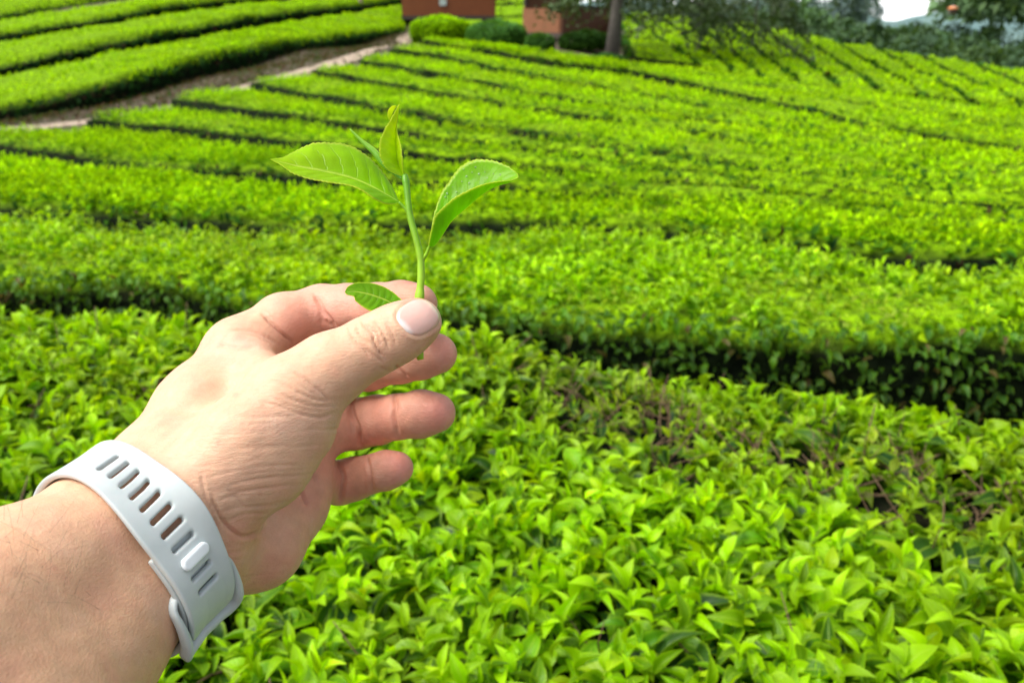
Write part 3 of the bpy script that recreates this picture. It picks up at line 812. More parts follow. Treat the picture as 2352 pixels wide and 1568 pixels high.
# rain drops on the cupped face of the right-hand leaf
lf = [o for o in sprig.children if o.name.startswith('leaf')]
lf = [o for o in lf if 'curl' not in o.name][2]
co = np.empty(len(lf.data.vertices)*3, np.float32); lf.data.vertices.foreach_get('co', co); co = co.reshape(-1, 3)+np.array(sprig.location)
cc_ = (co-CAMP) @ CR; pxl = proj_px(cc_)
r_ = np.random.default_rng(3); drops = []
for u, v in ((1082, 395), (1112, 392), (1100, 403), (1072, 407), (1132, 398), (1060, 418), (1050, 440), (1042, 432), (1030, 447), (1064, 392), (1118, 408), (1092, 384), (1148, 402), (1022, 452), (1078, 425)):
    i = np.argmin(np.hypot(pxl[:, 0]-u, pxl[:, 1]-v)); c = cc_[i]; rad_ = r_.uniform(0.00022, 0.0005)
    bmv = []
    for a in np.linspace(0, math.pi, 7):
        for b in np.linspace(0, 2*math.pi, 10, endpoint=False): bmv.append((math.sin(a)*math.cos(b), math.sin(a)*math.sin(b), math.cos(a)*0.55))
    F = [[i_*10+j, i_*10+(j+1) % 10, (i_+1)*10+(j+1) % 10, (i_+1)*10+j] for i_ in range(6) for j in range(10)]
    drops.append((c2w(np.array(bmv)*rad_+c-nrm(c)*0.0003), F))
gl = NT('water'); _b = gl.n('ShaderNodeBsdfPrincipled'); _b.inputs['Roughness'].default_value = 0.03; _b.inputs['IOR'].default_value = 1.33; _b.inputs['Transmission Weight'].default_value = 0.9
gl.l(_b.outputs[0], gl.out.inputs[0])
for V, F in drops:
    link_mesh('water_drop', np_mesh('water_drop', V, np.array(F)), gl.m, sprig)
# ================================================================== lie of the land
def ray(u, v):
    return np.array([(u-CX)/FPX, -(v-CY)/FPX, -1.0]) @ CR.T
def at_y(u, v, Y):                # world point seen at (u, v) whose distance along +Y is Y
    r = ray(u, v); return CAMP+r*(Y/r[1])
class TPS:
    def __init__(s, P, reg=0.0):
        P = np.asarray(P, float); s.c = P[:, :2]; n = len(P)
        K = s.k(np.linalg.norm(s.c[:, None]-s.c[None], axis=2))+np.eye(n)*reg
        A = np.block([[K, np.c_[np.ones(n), s.c]], [np.c_[np.ones(n), s.c].T, np.zeros((3, 3))]])
        s.w = np.linalg.solve(A, np.r_[P[:, 2], 0, 0, 0])
    @staticmethod
    def k(r): return r*r*np.log(r+1e-9)
    def __call__(s, x, y):
        x = np.asarray(x, float); sh = x.shape; q = np.stack([x.ravel(), np.asarray(y, float).ravel()], 1)
        out = np.empty(len(q))
        for i in range(0, len(q), 50000):
            r = np.linalg.norm(q[i:i+50000, None]-s.c[None], axis=2)
            out[i:i+50000] = s.k(r) @ s.w[:-3]+s.w[-3]+q[i:i+50000] @ s.w[-2:]
        return out.reshape(sh)
HT = 0.66                            # usual height of the plucking table above the ground
TC = [(x, y, CAMZ-0.75) for x, y in ((-2.5, 0.3), (0, 0.3), (2.5, 0.3), (-3, 2.5), (0, 2.5), (3, 2.5))]
TC += [(x, 4.4, CAMZ-0.76) for x in (-4, 0, 4)]
for u, v, Y in ((1200, 290, 7.2), (1200, 210, 10.3), (1200, 135, 14.5), (400, 232, 9.4), (190, 270, 7.9), (580, 198, 11.2), (820, 143, 14.6),
                (2352, 342, 7.6), (2352, 260, 10.5), (1700, 250, 9.0), (2352, 225, 13.5), (1850, 185, 14.0), (1620, 153, 15.5), (1430, 128, 16.5),
                (1430, 60, 24), (1430, 22, 40), (1760, 57, 38), (1760, 110, 23), (2050, 101, 36), (2050, 150, 21), (2352, 153, 34), (2352, 185, 20), (2700, 200, 30)):
    TC.append(tuple(at_y(u, v, Y)))
TC += [(9, 60, -3.5), (25, 55, -6), (40, 90, -12), (10, 100, -9)]
TT = TPS(TC, 0.002)
def unproj(L, n=60):
    """picture polyline -> world points on the plucking-table surface TT"""
    L = smooth_curve(np.asarray(L, float), n); out = []
    R = np.array([ray(u, v) for u, v in L]); R = R/R[:, 1:2]
    Y = np.geomspace(0.35, 75, 500)
    for r in R:
        z = CAMZ+r[2]*Y; h = z-TT(r[0]*Y, Y)
        neg = np.nonzero(h < 0)[0]
        if len(neg):
            i = max(neg[0], 1); t = h[i-1]/(h[i-1]-h[i]); y = Y[i-1]+t*(Y[i]-Y[i-1])
        else: y = Y[np.argmin(h)]
        out.append((r[0]*y, y, float(TT(r[0]*y, y))))
    return np.array(out)
def lift3(L, n=60):
    Q = smooth_curve(np.array([at_y(*p) for p in L]), n); return Q

# ------------------------------------------------------------------ leaves
def leaf_template(nx, ny, L=1.0, W=0.42, fold=0.25, curl=0.35, twist=0.0):
    s = np.linspace(0, 1, nx); rows = []
    w = np.sin(np.pi*np.clip(s, 0, 1)**0.92)**0.85*W/2*(1-0.15*s)
    w[0] = 0.01; w[-1] = 0.004
    z = -curl*s**2*0.6+0.12*np.sin(s*np.pi)
    for k in np.linspace(-1, 1, ny):
        rows.append(np.stack([s*L*(1-0.12*curl*s), w*k*math.cos(fold), z+np.abs(k)*w*math.sin(fold)*1.6+twist*k*w*s], 1))
    G = np.array(rows)
    F = np.array([[i*nx+j, (i+1)*nx+j, (i+1)*nx+j+1, i*nx+j+1] for i in range(ny-1) for j in range(nx-1)])
    uv = np.stack([np.tile(s, ny), np.repeat(np.linspace(0, 1, ny), nx)], 1)
    return G.reshape(-1, 3), F, uv
TPL = {'hi': [leaf_template(8, 5, W=w_, fold=f, curl=c, twist=t) for w_, f, c, t in ((.50, .35, .35, 0), (.54, .2, .6, .25), (.46, .6, .1, -.25), (.52, .2, -.1, .15), (.46, .75, .45, 0), (.54, .3, .8, -.15), (.50, .45, .6, .1), (.42, .9, .2, 0))],
       'md': [leaf_template(4, 3, W=w_, fold=f, curl=c) for w_, f, c in ((.46, .35, .3), (.50, .2, .8), (.42, .6, .0), (.5, .1, .5))],
       'lo': [leaf_template(3, 2, W=.60, fold=0, curl=c) for c in (.2, .8)]}
def scatter_leaves(name, P, D, U, S, C, lod, mat, parent):
    """P base points, D pointing directions, U up hints, S lengths, C colours"""
    tp = TPL[lod]; which = rng.integers(0, len(tp), len(P))
    Vs, Fs, UVs, Cs, o = [], [], [], [], 0
    D = nrm(D); Y = nrm(np.cross(U, D)); Z = np.cross(D, Y)
    for w_, (T, F, uv) in enumerate(tp):
        m = which == w_
        if not m.any(): continue
        k = int(m.sum())
        wid = rng.uniform(0.8, 1.2, (k, 1, 1))
        V = P[m][:, None]+S[m][:, None, None]*(T[None, :, :1]*D[m][:, None]+wid*T[None, :, 1:2]*Y[m][:, None]+T[None, :, 2:]*Z[m][:, None])
        Vs.append(V.reshape(-1, 3)); Fs.append((F[None]+(np.arange(k)*len(T))[:, None, None]+o).reshape(-1, 4))
        UVs.append(np.tile(uv, (k, 1))); Cs.append(np.repeat(C[m], len(T), 0)); o += k*len(T)
    me = np_mesh(name, np.vstack(Vs), np.vstack(Fs), {'tint': np.vstack(Cs)}, np.vstack(UVs))
    return link_mesh(name, me, mat, parent)
def dirs(az, el): return np.stack([np.cos(az)*np.cos(el), np.sin(az)*np.cos(el), np.sin(el)], 1)

YOUNG = np.array([0.385, 0.710, 0.001]); YELLOW = np.array([0.53, 0.72, 0.002]); MATURE = np.array([0.105, 0.300, 0.003]); DARK = np.array([0.022, 0.085, 0.018]); BROWN = np.array([0.16, 0.095, 0.055]); PALE = np.array([0.42, 0.48, 0.16])
M_HI = leaf_mat('tea_leaf', 0.42, 0.40, 0.28, True)
M_LO = leaf_mat('tea_leaf_far', 0.35, 0.7, 0.04, False)

def core_mat():
    t = NT('hedge_inside'); g = t.n('ShaderNodeNewGeometry')
    a = t.n('ShaderNodeAttribute', attribute_name='tint')
    n1 = t.noise(g.outputs['Position'], 16, 5); n2 = t.noise(g.outputs['Position'], 5, 3)
    c = t.mix(t.ramp(n1, [(0.38, 0.0), (0.60, 1.0)]), t.mix(1.0, a.outputs['Color'], (0.30, 0.32, 0.5), 'MULTIPLY'), a.outputs['Color'])
    c = t.mix(t.math('MULTIPLY', t.ramp(n2, [(0.58, 0.0), (0.75, 1.0)]), 0.35), c, (0.055, 0.045, 0.022))
    b = t.n('ShaderNodeBsdfPrincipled'); t.l(c, b.inputs['Base Color']); b.inputs['Roughness'].default_value = 0.9; b.inputs['Specular IOR Level'].default_value = 0.1
    t.l(t.bump(n1, 1.0, 0.05), b.inputs['Normal']); t.l(b.outputs[0], t.out.inputs[0]); return t.m
M_CORE = core_mat()
M_TWIG = simple_mat('twig', (0.13, 0.078, 0.038), 0.75, 0.4, 400, 0.35, 60)

GROUND_PTS = []
def extend(P, a, b):                 # carry a row on beyond the picture at its two ends
    P = np.array(P); o = [P]
    if a: o.insert(0, P[:1]+nrm(P[0]-P[4])[None]*a)
    if b: o.append(P[-1:]+nrm(P[-1]-P[-5])[None]*b)
    return np.vstack(o)
def patchy(XY, far):                 # brownish thin patches of the plucking table
    a = fnoise(XY*np.array([0.55, 1.3]), 1.5, 41, 3)*0.8+fnoise(XY*np.array([0.7, 1.5]), 4.5, 43, 2)*0.5
    return np.clip((a-0.33)/0.22, 0, 1)
def tint_for(n, XY, up, patch):
    """mix of young, yellow, mature by height in the shoot (up 0..1) and place"""
    big = fnoise(XY, 1.1, 55, 2)[:, None]*0.5+0.5; loc = rng.random((n, 1))
    C = MATURE*(1-up[:, None])+YOUNG*up[:, None]
    C = C*(1-0.35*big*up[:, None])+YELLOW*0.35*big*up[:, None]
    C = np.where(loc > 0.90, C*0.5+YELLOW*0.5, C)
    C = np.where(loc < 0.10, C*0.45+DARK*0.55, C)
    pz = np.where(rng.random((n, 1)) < 0.35, BROWN*1.2, np.where(rng.random((n, 1)) < 0.5, YELLOW*0.55+BROWN*0.5, MATURE*0.8))
    C = C*(1-0.48*patch[:, None])+0.48*patch[:, None]*pz
    C = C*(1+0.20*fnoise(XY*np.array([0.6, 1.4]), 2.6, 61, 3)[:, None])
    return np.clip(C*rng.uniform(0.62, 1.25, (n, 1)), 0, 1)

def hedge(front, back, ht, label, lod='md', dens=350, leaf=0.05, top_leaf=4, face_d=0.6, bumps=0.03, group='clipped tea hedges in rows', zmode='T', parts=True, near_detail=False, roundr=0.10, ends=(True, True), dim=1.0):
    """front / back: world polylines of the two upper edges"""
    n = 72; Fp = resample(front, n); Bp = resample(back, n)
    m = 13
    k = np.linspace(0, 1, m)
    G = Fp[None]*(1-k[:, None, None])+Bp[None]*k[:, None, None]
    wd = np.linalg.norm(Bp-Fp, axis=1)
    edge = np.minimum(k[:, None]*wd[None], (1-k[:, None])*wd[None])         # distance to the long edges
    ln = np.r_[0, np.cumsum(np.linalg.norm(np.diff((Fp+Bp)/2, axis=0), axis=1))]
    if ends[0]: edge = np.minimum(edge, ln[None])
    if ends[1]: edge = np.minimum(edge, (ln[-1]-ln)[None])
    if zmode == 'T': G[..., 2] = TT(G[..., 0], G[..., 1])
    xy = G[..., :2].reshape(-1, 2)
    G[..., 2] += (fnoise(xy, 1.6, 77, 3)*bumps).reshape(m, n)
    def drop(e): return -roundr*np.clip(1-e/(roundr*1.6), 0, 1)**2
    root = empty('tea_hedge', tuple(((Fp+Bp)/2)[n//2]-np.array([0, 0, ht])), label, 'hedge', group)
    # core: a closed skirted body a little inside the leaves
    sink = 0.06 if near_detail or ht > 0.655 and lod == 'hi' else 0.055
    top = G.copy(); top[..., 2] += drop(edge)-sink
    inn = min(0.07, wd.min()*0.2)
    c0 = (Bp-Fp)/np.maximum(wd, 1e-6)[:, None]
    rows = [Fp-np.array([0, 0, ht+0.03])+c0*inn*1.8, Fp-np.array([0, 0, ht*0.45])+c0*inn*0.9]+[top[i] for i in range(m)]+[Bp-np.array([0, 0, ht*0.45])-c0*inn*0.9, Bp-np.array([0, 0, ht+0.03])-c0*inn*1.8]
    rows[2] = rows[2]+c0*inn*0.6; rows[-3] = rows[-3]-c0*inn*0.6
    Gc = np.array(rows); mm = len(rows)
    V = Gc.reshape(-1, 3)
    V = V+np.c_[fnoise(V, 5, 3, 2), fnoise(V, 5, 4, 2), fnoise(V, 5, 5, 2)]*0.012
    Fq = [[i*n+j, i*n+j+1, (i+1)*n+j+1, (i+1)*n+j] for i in range(mm-1) for j in range(n-1)]
    Fq += [[i*n, (i+1)*n, (mm-2-i)*n, (mm-1-i)*n] for i in range(mm//2-1)]+[[i*n+n-1, (mm-1-i)*n+n-1, (mm-2-i)*n+n-1, (i+1)*n+n-1] for i in range(mm//2-1)]
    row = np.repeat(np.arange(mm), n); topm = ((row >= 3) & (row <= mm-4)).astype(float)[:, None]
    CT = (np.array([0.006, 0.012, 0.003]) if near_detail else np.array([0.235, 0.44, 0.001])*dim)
    Cc_ = np.array([0.012, 0.022, 0.006])*(1-topm)+CT*topm  # near-black sides put the shade of the gaps into the colour
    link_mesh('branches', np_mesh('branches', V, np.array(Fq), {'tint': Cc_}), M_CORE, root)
    # leaves on top
    area = np.sum(wd[:-1]*np.linalg.norm(np.diff((Fp+Bp)/2, axis=0), axis=1))
    cum = np.r_[0, np.cumsum(np.linalg.norm(np.diff((Fp+Bp)/2, axis=0), axis=1)*wd[:-1])]
    def sample(N):
        j = np.interp(rng.random(N)*cum[-1], cum, np.arange(n)); kk = rng.random(N)
        j0 = np.minimum(j.astype(int), n-2); f = (j-j0)[:, None]
        A = Fp[j0]*(1-f)+Fp[j0+1]*f; B = Bp[j0]*(1-f)+Bp[j0+1]*f
        wj = np.linalg.norm(B-A, axis=1); mg = (0 if near_detail else 1)*np.minimum(leaf*0.8/wj, 0.2); kk = mg+kk*(1-2*mg)
        P = A*(1-kk[:, None])+B*kk[:, None]
        e = np.minimum(kk, 1-kk)*wj; al = np.interp(j, np.arange(n), ln)
        if ends[0]: e = np.minimum(e, al)
        if ends[1]: e = np.minimum(e, ln[-1]-al)
        if zmode == 'T': P[:, 2] = TT(P[:, 0], P[:, 1])
        P[:, 2] += fnoise(P[:, :2], 1.6, 77, 3)*bumps+drop(e)
        return P, e
    N = int(area*dens)
    P, e = sample(N)
    pt = patchy(P[:, :2], 0) if not near_detail else near_patch(P[:, :2])
    keep = rng.random(N) > pt*(0.64 if near_detail else 0.15)
    P, e, pt = P[keep], e[keep], pt[keep]; N = len(P)
    LP, LD, LU, LS, LC = [], [], [], [], []
    az0 = rng.random(N)*6.28; hj = rng.normal(0, 0.014 if near_detail else 0.016, N)
    lean = rng.normal(0, 0.22, (N, 2)); shoot = rng.normal(0, 0.20, N)
    for q in range(top_leaf):
        up = 1-q/max(1, top_leaf-1) if top_leaf > 1 else np.ones(1)[0]
        az = az0+q*2.4+rng.normal(0, 0.35, N)
        el = (0.16+0.95*up**1.3)+rng.normal(0, 0.25, N)
        D = dirs(az, el); D[:, :2] += lean
        size = leaf*(1.12-0.50*up)*rng.uniform(0.7, 1.25, N)*(1-0.35*pt)*(1 if near_detail else np.clip(0.55+e/0.25, 0.55, 1))
        pos = P.copy(); pos[:, 2] += hj+(up-1.0)*leaf*0.75-pt*0.015-(0 if near_detail else leaf*0.55)
        upv = np.clip((up*0.85+0.08 if near_detail else up*0.75+0.2)+rng.normal(0, 0.15, N)+shoot, 0, 1)
        LP.append(pos); LD.append(D); LU.append(np.tile([0, 0, 1.0], (N, 1))+rng.normal(0, 0.35, (N, 3))); LS.append(size); LC.append(tint_for(N, P[:, :2], upv, pt)*dim)
    if near_detail:                                     # older leaves filling underneath, darkened to paint shade between the shoots
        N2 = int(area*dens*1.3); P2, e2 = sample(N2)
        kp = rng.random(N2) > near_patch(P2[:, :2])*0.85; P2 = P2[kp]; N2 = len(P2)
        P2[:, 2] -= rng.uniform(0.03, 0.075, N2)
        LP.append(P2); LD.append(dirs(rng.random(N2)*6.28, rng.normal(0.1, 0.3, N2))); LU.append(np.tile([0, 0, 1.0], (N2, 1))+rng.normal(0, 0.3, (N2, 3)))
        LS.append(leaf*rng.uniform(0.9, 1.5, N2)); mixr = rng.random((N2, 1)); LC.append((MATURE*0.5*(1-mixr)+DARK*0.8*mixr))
    # leaves down the two sides and the ends
    if face_d > 0:
        for E_, sg in ((Fp, -1), (Bp, 1)):
            L_ = np.linalg.norm(np.diff(E_, axis=0), axis=1); cc = np.r_[0, np.cumsum(L_)]
            Nf = int(cc[-1]*ht*dens*face_d*(1.0 if sg < 0 else 0.5))
            t = rng.random(Nf)*cc[-1]; Pf = np.stack([np.interp(t, cc, E_[:, i]) for i in range(3)], 1)
            if zmode == 'T': Pf[:, 2] = TT(Pf[:, 0], Pf[:, 1])
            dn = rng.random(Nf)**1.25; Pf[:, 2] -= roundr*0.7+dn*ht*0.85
            cj = np.stack([np.interp(t, cc, c0[:, i]) for i in range(3)], 1)*sg
            Pf += cj*(-0.01-0.12*dn+rng.normal(0, 0.02, Nf))[:, None]
            D = cj+rng.normal(0, 0.6, (Nf, 3)); D[:, 2] += rng.normal(0.15, 0.35, Nf)
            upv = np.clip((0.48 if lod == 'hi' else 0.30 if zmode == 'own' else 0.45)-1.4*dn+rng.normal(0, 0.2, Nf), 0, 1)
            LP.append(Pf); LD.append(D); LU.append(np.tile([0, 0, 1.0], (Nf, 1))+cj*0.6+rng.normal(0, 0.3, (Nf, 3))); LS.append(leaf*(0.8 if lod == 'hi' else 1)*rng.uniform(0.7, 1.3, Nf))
            C = MATURE*upv[:, None]*1.1+DARK*1.3*(1-upv[:, None]); br = rng.random((Nf, 1)) < 0.12*(0.5+dn[:, None]); C = np.where(br, BROWN*0.7, C); LC.append(C*rng.uniform(0.7, 1.3, (Nf, 1))*dim*(0.42 if zmode == 'own' else 1.0 if lod == 'hi' else 0.65))  # side leaves darkened, painting shade onto the hedge faces
    if lod == 'hi': LC = [c*np.array([1.0, 1.0, 0.8]) for c in LC]
    LP, LD, LU, LS, LC = map(np.concatenate, (LP, LD, LU, LS, LC))
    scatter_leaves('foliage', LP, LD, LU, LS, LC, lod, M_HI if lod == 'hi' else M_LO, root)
    GROUND_PTS.append(((Fp+Bp)/2-np.array([0, 0, ht]))[::18])
    return root, G, sample

def near_patch(XY):                   # the thin brown strip along the far side of the nearest hedge
    x, y = XY[:, 0], XY[:, 1]
    yb = np.interp(x, PB[:, 0], PB[:, 1])
    band = np.exp(-((yb-y-0.33)/0.20)**2)*np.clip((x+0.15)/0.35, 0, 1)
    spot = np.exp(-((x-1.25)**2+(y-1.05)**2)/0.05)*0.8+np.exp(-((x+0.75)/0.5)**2-((y-1.75)/0.25)**2)*0.45
    return np.clip(band*0.95+spot+np.clip((fnoise(XY, 5, 91, 2)-0.45)/0.3, 0, 1)*0.35, 0, 1)

# picture lines of the gaps between hedges (far edge of the nearer hedge), near to far
g1b = [(-250, 685), (0, 685), (250, 692), (400, 712), (560, 735), (850, 745), (1050, 741), (1200, 767), (1500, 815), (1700, 852), (1950, 905), (2150, 935), (2352, 945), (2650, 965)]
g1f = [(-250, 580), (0, 584), (300, 594), (560, 632), (850, 650), (1050, 652), (1300, 675), (1600, 692), (1900, 708), (2352, 716), (2650, 725)]
g = {}
g[2] = [(-250, 462), (0, 475), (200, 488), (400, 500), (640, 510), (1000, 508), (1300, 510), (1500, 524), (1700, 537), (1900, 556), (2100, 575), (2352, 583), (2650, 592)]
g[3] = [(-250, 312), (0, 346), (200, 372), (400, 392), (650, 408), (1000, 418), (1200, 425), (1450, 430), (1700, 445), (2000, 475), (2352, 502), (2650, 520)]
g[4] = [(190, 288), (400, 303), (600, 325), (900, 352), (1200, 372), (1500, 390), (2000, 440), (2352, 470), (2650, 490)]
g[5] = [(390, 234), (600, 264), (800, 288), (1000, 312), (1200, 332), (1500, 360), (2000, 415), (2352, 446), (2650, 466)]
g[6] = [(570, 198), (800, 235), (1000, 270), (1200, 296), (1500, 335), (2000, 393), (2352, 424), (2650, 445)]
g[7] = [(710, 164), (900, 196), (1100, 226), (1300, 254), (1585, 292), (2000, 364), (2352, 403), (2650, 425)]
g[8] = [(820, 143), (1000, 170), (1200, 206), (1378, 233), (1544, 254), (1709, 277), (2000, 334), (2352, 382), (2650, 405)]
g[9] = [(888, 116), (994, 127), (1100, 148), (1300, 183), (1500, 214), (1750, 257), (2000, 312), (2352, 361), (2650, 384)]
g[10] = [(960, 97), (1050, 106), (1200, 135), (1350, 156), (1480, 172), (1684, 217), (1850, 248), (2007, 286), (2148, 306), (2352, 340), (2650, 364)]
g[11] = [(1075, 97), (1250, 120), (1400, 143), (1620, 168), (1900, 215), (2352, 284), (2650, 312)]
g[12] = [(1180, 105), (1330, 122), (1470, 141), (1620, 154), (1850, 186), (2100, 214), (2352, 243), (2650, 268)]
gap = {2: 40, 3: 38, 4: 33, 5: 27, 6: 22, 7: 18, 8: 17, 9: 15, 10: 19, 11: 9, 12: 9}
PB = unproj([(u, v+8) for u, v in g1b])
ordn = {1: 'second', 2: 'third', 3: 'fourth', 4: 'fifth', 5: 'sixth', 6: 'seventh', 7: 'eighth', 8: 'ninth', 9: 'tenth', 10: 'eleventh', 11: 'twelfth'}
# nearest hedge, right under the hand
fA = np.array([(x, 0.42-0.02*x, 0.0) for x in np.linspace(-2.6, 2.6, 20)])
hedge_A, GA, sampA = hedge(fA, PB, 0.68, 'nearest tea hedge with large fresh leaves filling the foreground below the hand', 'hi', 940, 0.057, 5, 0.45, 0.035, near_detail=True, roundr=0.12, ends=(False, False))
def add_twigs(root, samp, N, sel, L0, seed, zoff=0.02):
    r = np.random.default_rng(seed); P, e = samp(N*6); w_ = sel(P[:, :2]); P = P[rng.random(len(P)) < w_][:N]; out = []
    for p in P:
        az = r.uniform(0, 6.28); el = r.uniform(0.1, 1.3); L = L0*r.uniform(0.5, 1.4)
        d = np.array([math.cos(az)*math.cos(el), math.sin(az)*math.cos(el), math.sin(el)])
        t = np.linspace(0, 1, 5)[:, None]; b = r.normal(size=3)*0.22
        q = p-np.array([0, 0, zoff])-d*L*0.65+d*L*t+b*L*t*t
        out.append(tube(q, np.linspace(0.0022, 0.0009, 5)*r.uniform(0.7, 1.3), 5))
        if r.random() < 0.6:
            d2 = nrm(d+r.normal(size=3)*0.6); q2 = q[2]+d2*L*0.5*t; out.append(tube(q2, np.linspace(0.0013, 0.0006, 5), 4))
    V, F = merge(out); tag(link_mesh('twigs', quads_mesh('twigs', V, F), M_TWIG, root), kind='stuff')
add_twigs(hedge_A, sampA, 560, lambda q: np.clip(near_patch(q)+0.05, 0, 1), 0.11, 3)
lab = {1: 'second tea hedge from the viewer, tall dark leafy side facing the foreground',
       2: 'third tea hedge from the viewer, behind the raised sprig stem',
       3: 'fourth tea hedge from the viewer, its far edge meeting the dirt path at left',
       4: 'fifth tea hedge from the viewer, blunt end beside the pale path',
       5: 'sixth tea hedge from the viewer, behind the tip of the upright leaf',
       6: 'seventh tea hedge from the viewer, running down towards the right',
       7: 'eighth tea hedge from the viewer, tapering end at the path',
       8: 'ninth tea hedge from the viewer, long thin strip below the huts',
       9: 'tenth tea hedge from the viewer, starting just below the round bush',
       10: 'eleventh tea hedge from the viewer, running below the tree trunk',
       11: 'last tea hedge before the dip, between the tree trunk and the far slope'}
spec = {1: ('hi', 900, .046, 4, 1.5), 2: ('md', 620, .048, 4, .5), 3: ('md', 560, .050, 4, .5), 4: ('md', 420, .054, 3, .5), 5: ('md', 360, .058, 3, .5), 6: ('lo', 330, .062, 3, .5),
        7: ('lo', 270, .068, 3, .5), 8: ('lo', 230, .074, 3, .5), 9: ('lo', 200, .08, 3, .5), 10: ('lo', 170, .085, 3, .5), 11: ('lo', 150, .09, 3, .5)}
for i in range(1, 12):
    fr = g1f if i == 1 else [(u, v-gap[i]*float(np.interp(u, [900, 1700], [1.0, 0.85 if i in (2, 10) else 0.45]))) for u, v in g[i]]
    bk = g[i+1]
    F_, B_ = unproj(fr), unproj(bk)
    if i == 3: B_ = unproj([(-250, 300), (0, 291), (180, 284)]+g[4][1:])
    lod, dn, lf, tl, fd = spec[i]
    xl = 3.0 if i < 3 else 0
    if i >= 3: dn, lf = dn*1.45, lf*0.82
    F_, B_ = extend(F_, xl, 1.5), extend(B_, xl, 1.5)
    bmp = 0.03 if i == 1 else 0.014
    hr = hedge(F_, B_, HT if i > 1 else 0.66, lab[i], lod, dn, lf, tl, fd, bmp, roundr=0.08 if i == 1 else 0.045, ends=(i >= 3, False))
    if i == 1:
        pass

# ------------------------------------------------------------------ terraces climbing on the left
def Lrow(front, back, label, ht):
    hedge(extend(lift3(front), 6, 0), extend(lift3(back), 6, 0), ht, label, 'lo', 95, 0.13, 3, 1.3, 0.05, zmode='own', roundr=0.22, group='tea hedges on the left terraces', ends=(False, True))
L1f = [(-150, 260, 18.6), (0, 233, 19), (250, 178, 20), (500, 114, 24), (700, 83, 29), (850, 66, 33), (930, 58, 36)]
Lrow(L1f, [(-150, 195, 21.3), (0, 165, 21.5), (250, 117, 23), (500, 70, 27), (700, 38, 32.5), (830, 20, 37), (935, 4, 41)], 'lowest terrace hedge on the left, bare stems showing above the dirt path', 0.8)
Lrow([(-150, 162, 22.3), (0, 137, 22.5), (200, 95, 23.7), (450, 50, 27.2), (650, 19, 32.4), (820, 3, 38), (930, -12, 42)], [(-150, 115, 24.6), (0, 85, 24.8), (250, 45, 26.6), (500, 10, 31), (650, -5, 35), (820, -22, 40.5), (930, -40, 44)], 'second terrace hedge up from the dirt path on the left', 0.5)
Lrow([(-150, 92, 25.8), (0, 65, 26.1), (250, 26, 28.2), (400, 1, 31.3), (600, -16, 35.8), (780, -30, 41), (930, -45, 45)], [(-150, 64, 28.2), (0, 38, 28.5), (200, 10, 31), (400, -16, 34), (600, -38, 38), (780, -75, 44), (930, -95, 49)], 'third terrace hedge up from the dirt path on the left', 0.5)
Lrow([(-150, 48, 29.5), (0, 24, 29.8), (200, -5, 32.4), (350, -28, 35.2)], [(-150, -30, 34), (0, -55, 34), (200, -80, 37), (350, -95, 39)], 'topmost terrace hedge in the upper left corner', 0.5)

# ------------------------------------------------------------------ rows on the far slope
crest = [(1418, 22), (1430, 23), (1510, 29), (1585, 35), (1665, 44), (1750, 55), (1830, 71), (1915, 88), (2010, 104), (2110, 122), (2230, 138), (2370, 156), (2560, 178), (2700, 196)]
base = [(1440, 112), (1600, 134), (1680, 148), (1745, 164), (1830, 176), (1925, 184), (2020, 192), (2120, 202), (2230, 214), (2352, 228), (2500, 243), (2660, 256), (2800, 270), (2950, 284)]
hl = ['nearest the tree trunk', 'second from the tree trunk', 'third from the tree trunk', 'fourth from the tree trunk', 'fifth from the tree trunk', 'sixth from the tree trunk', 'seventh from the tree trunk', 'eighth from the tree trunk', 'ninth from the tree trunk', 'tenth from the tree trunk', 'eleventh from the tree trunk', 'twelfth from the tree trunk', 'at the far right edge', 'beyond the right edge']
for i in range(0, len(crest)-1):
    def ln_(a, b, f=0.0):
        a, b = np.array(a, float), np.array(b, float)
        return [tuple(a+(b-a)*t+np.array([0, 5*math.sin(t*3.14)])) for t in np.linspace(0, 1, 8)]
    A0, A1 = np.array(crest[i]), np.array(base[i]); B0, B1 = np.array(crest[i+1]), np.array(base[i+1])
    e0 = (B0-A0)*0.10; e1 = (B1-A1)*0.10
    hedge(unproj(ln_(A0+e0, A1+e1)), unproj(ln_(B0, B1)), 0.75, 'tea hedge running down the far slope, '+hl[i], 'lo', 75, 0.14, 3, 0.9, 0.05, roundr=0.08, group='tea hedges on the far slope')

# rows seen between and beside the huts
for k_, (v0, v1, y0, y1, lb) in enumerate(((64, 36, 43, 47.5, 'bright tea hedge seen between the two huts, the nearest there'), (33, 8, 48, 53, 'bright tea hedge seen between the two huts, the middle one'), (5, -40, 53.5, 62, 'bright tea hedge seen between the two huts, the farthest'))):
    hedge(lift3([(1060, v0+6, y0), (1200, v0, y0), (1330, v0-4, y0)]), lift3([(1060, v1+6, y1), (1200, v1, y1), (1330, v1-4, y1)]), 0.7, lb, 'lo', 40, 0.2, 3, 1.0, 0.04, zmode='own', roundr=0.1, group='tea hedges behind the huts')
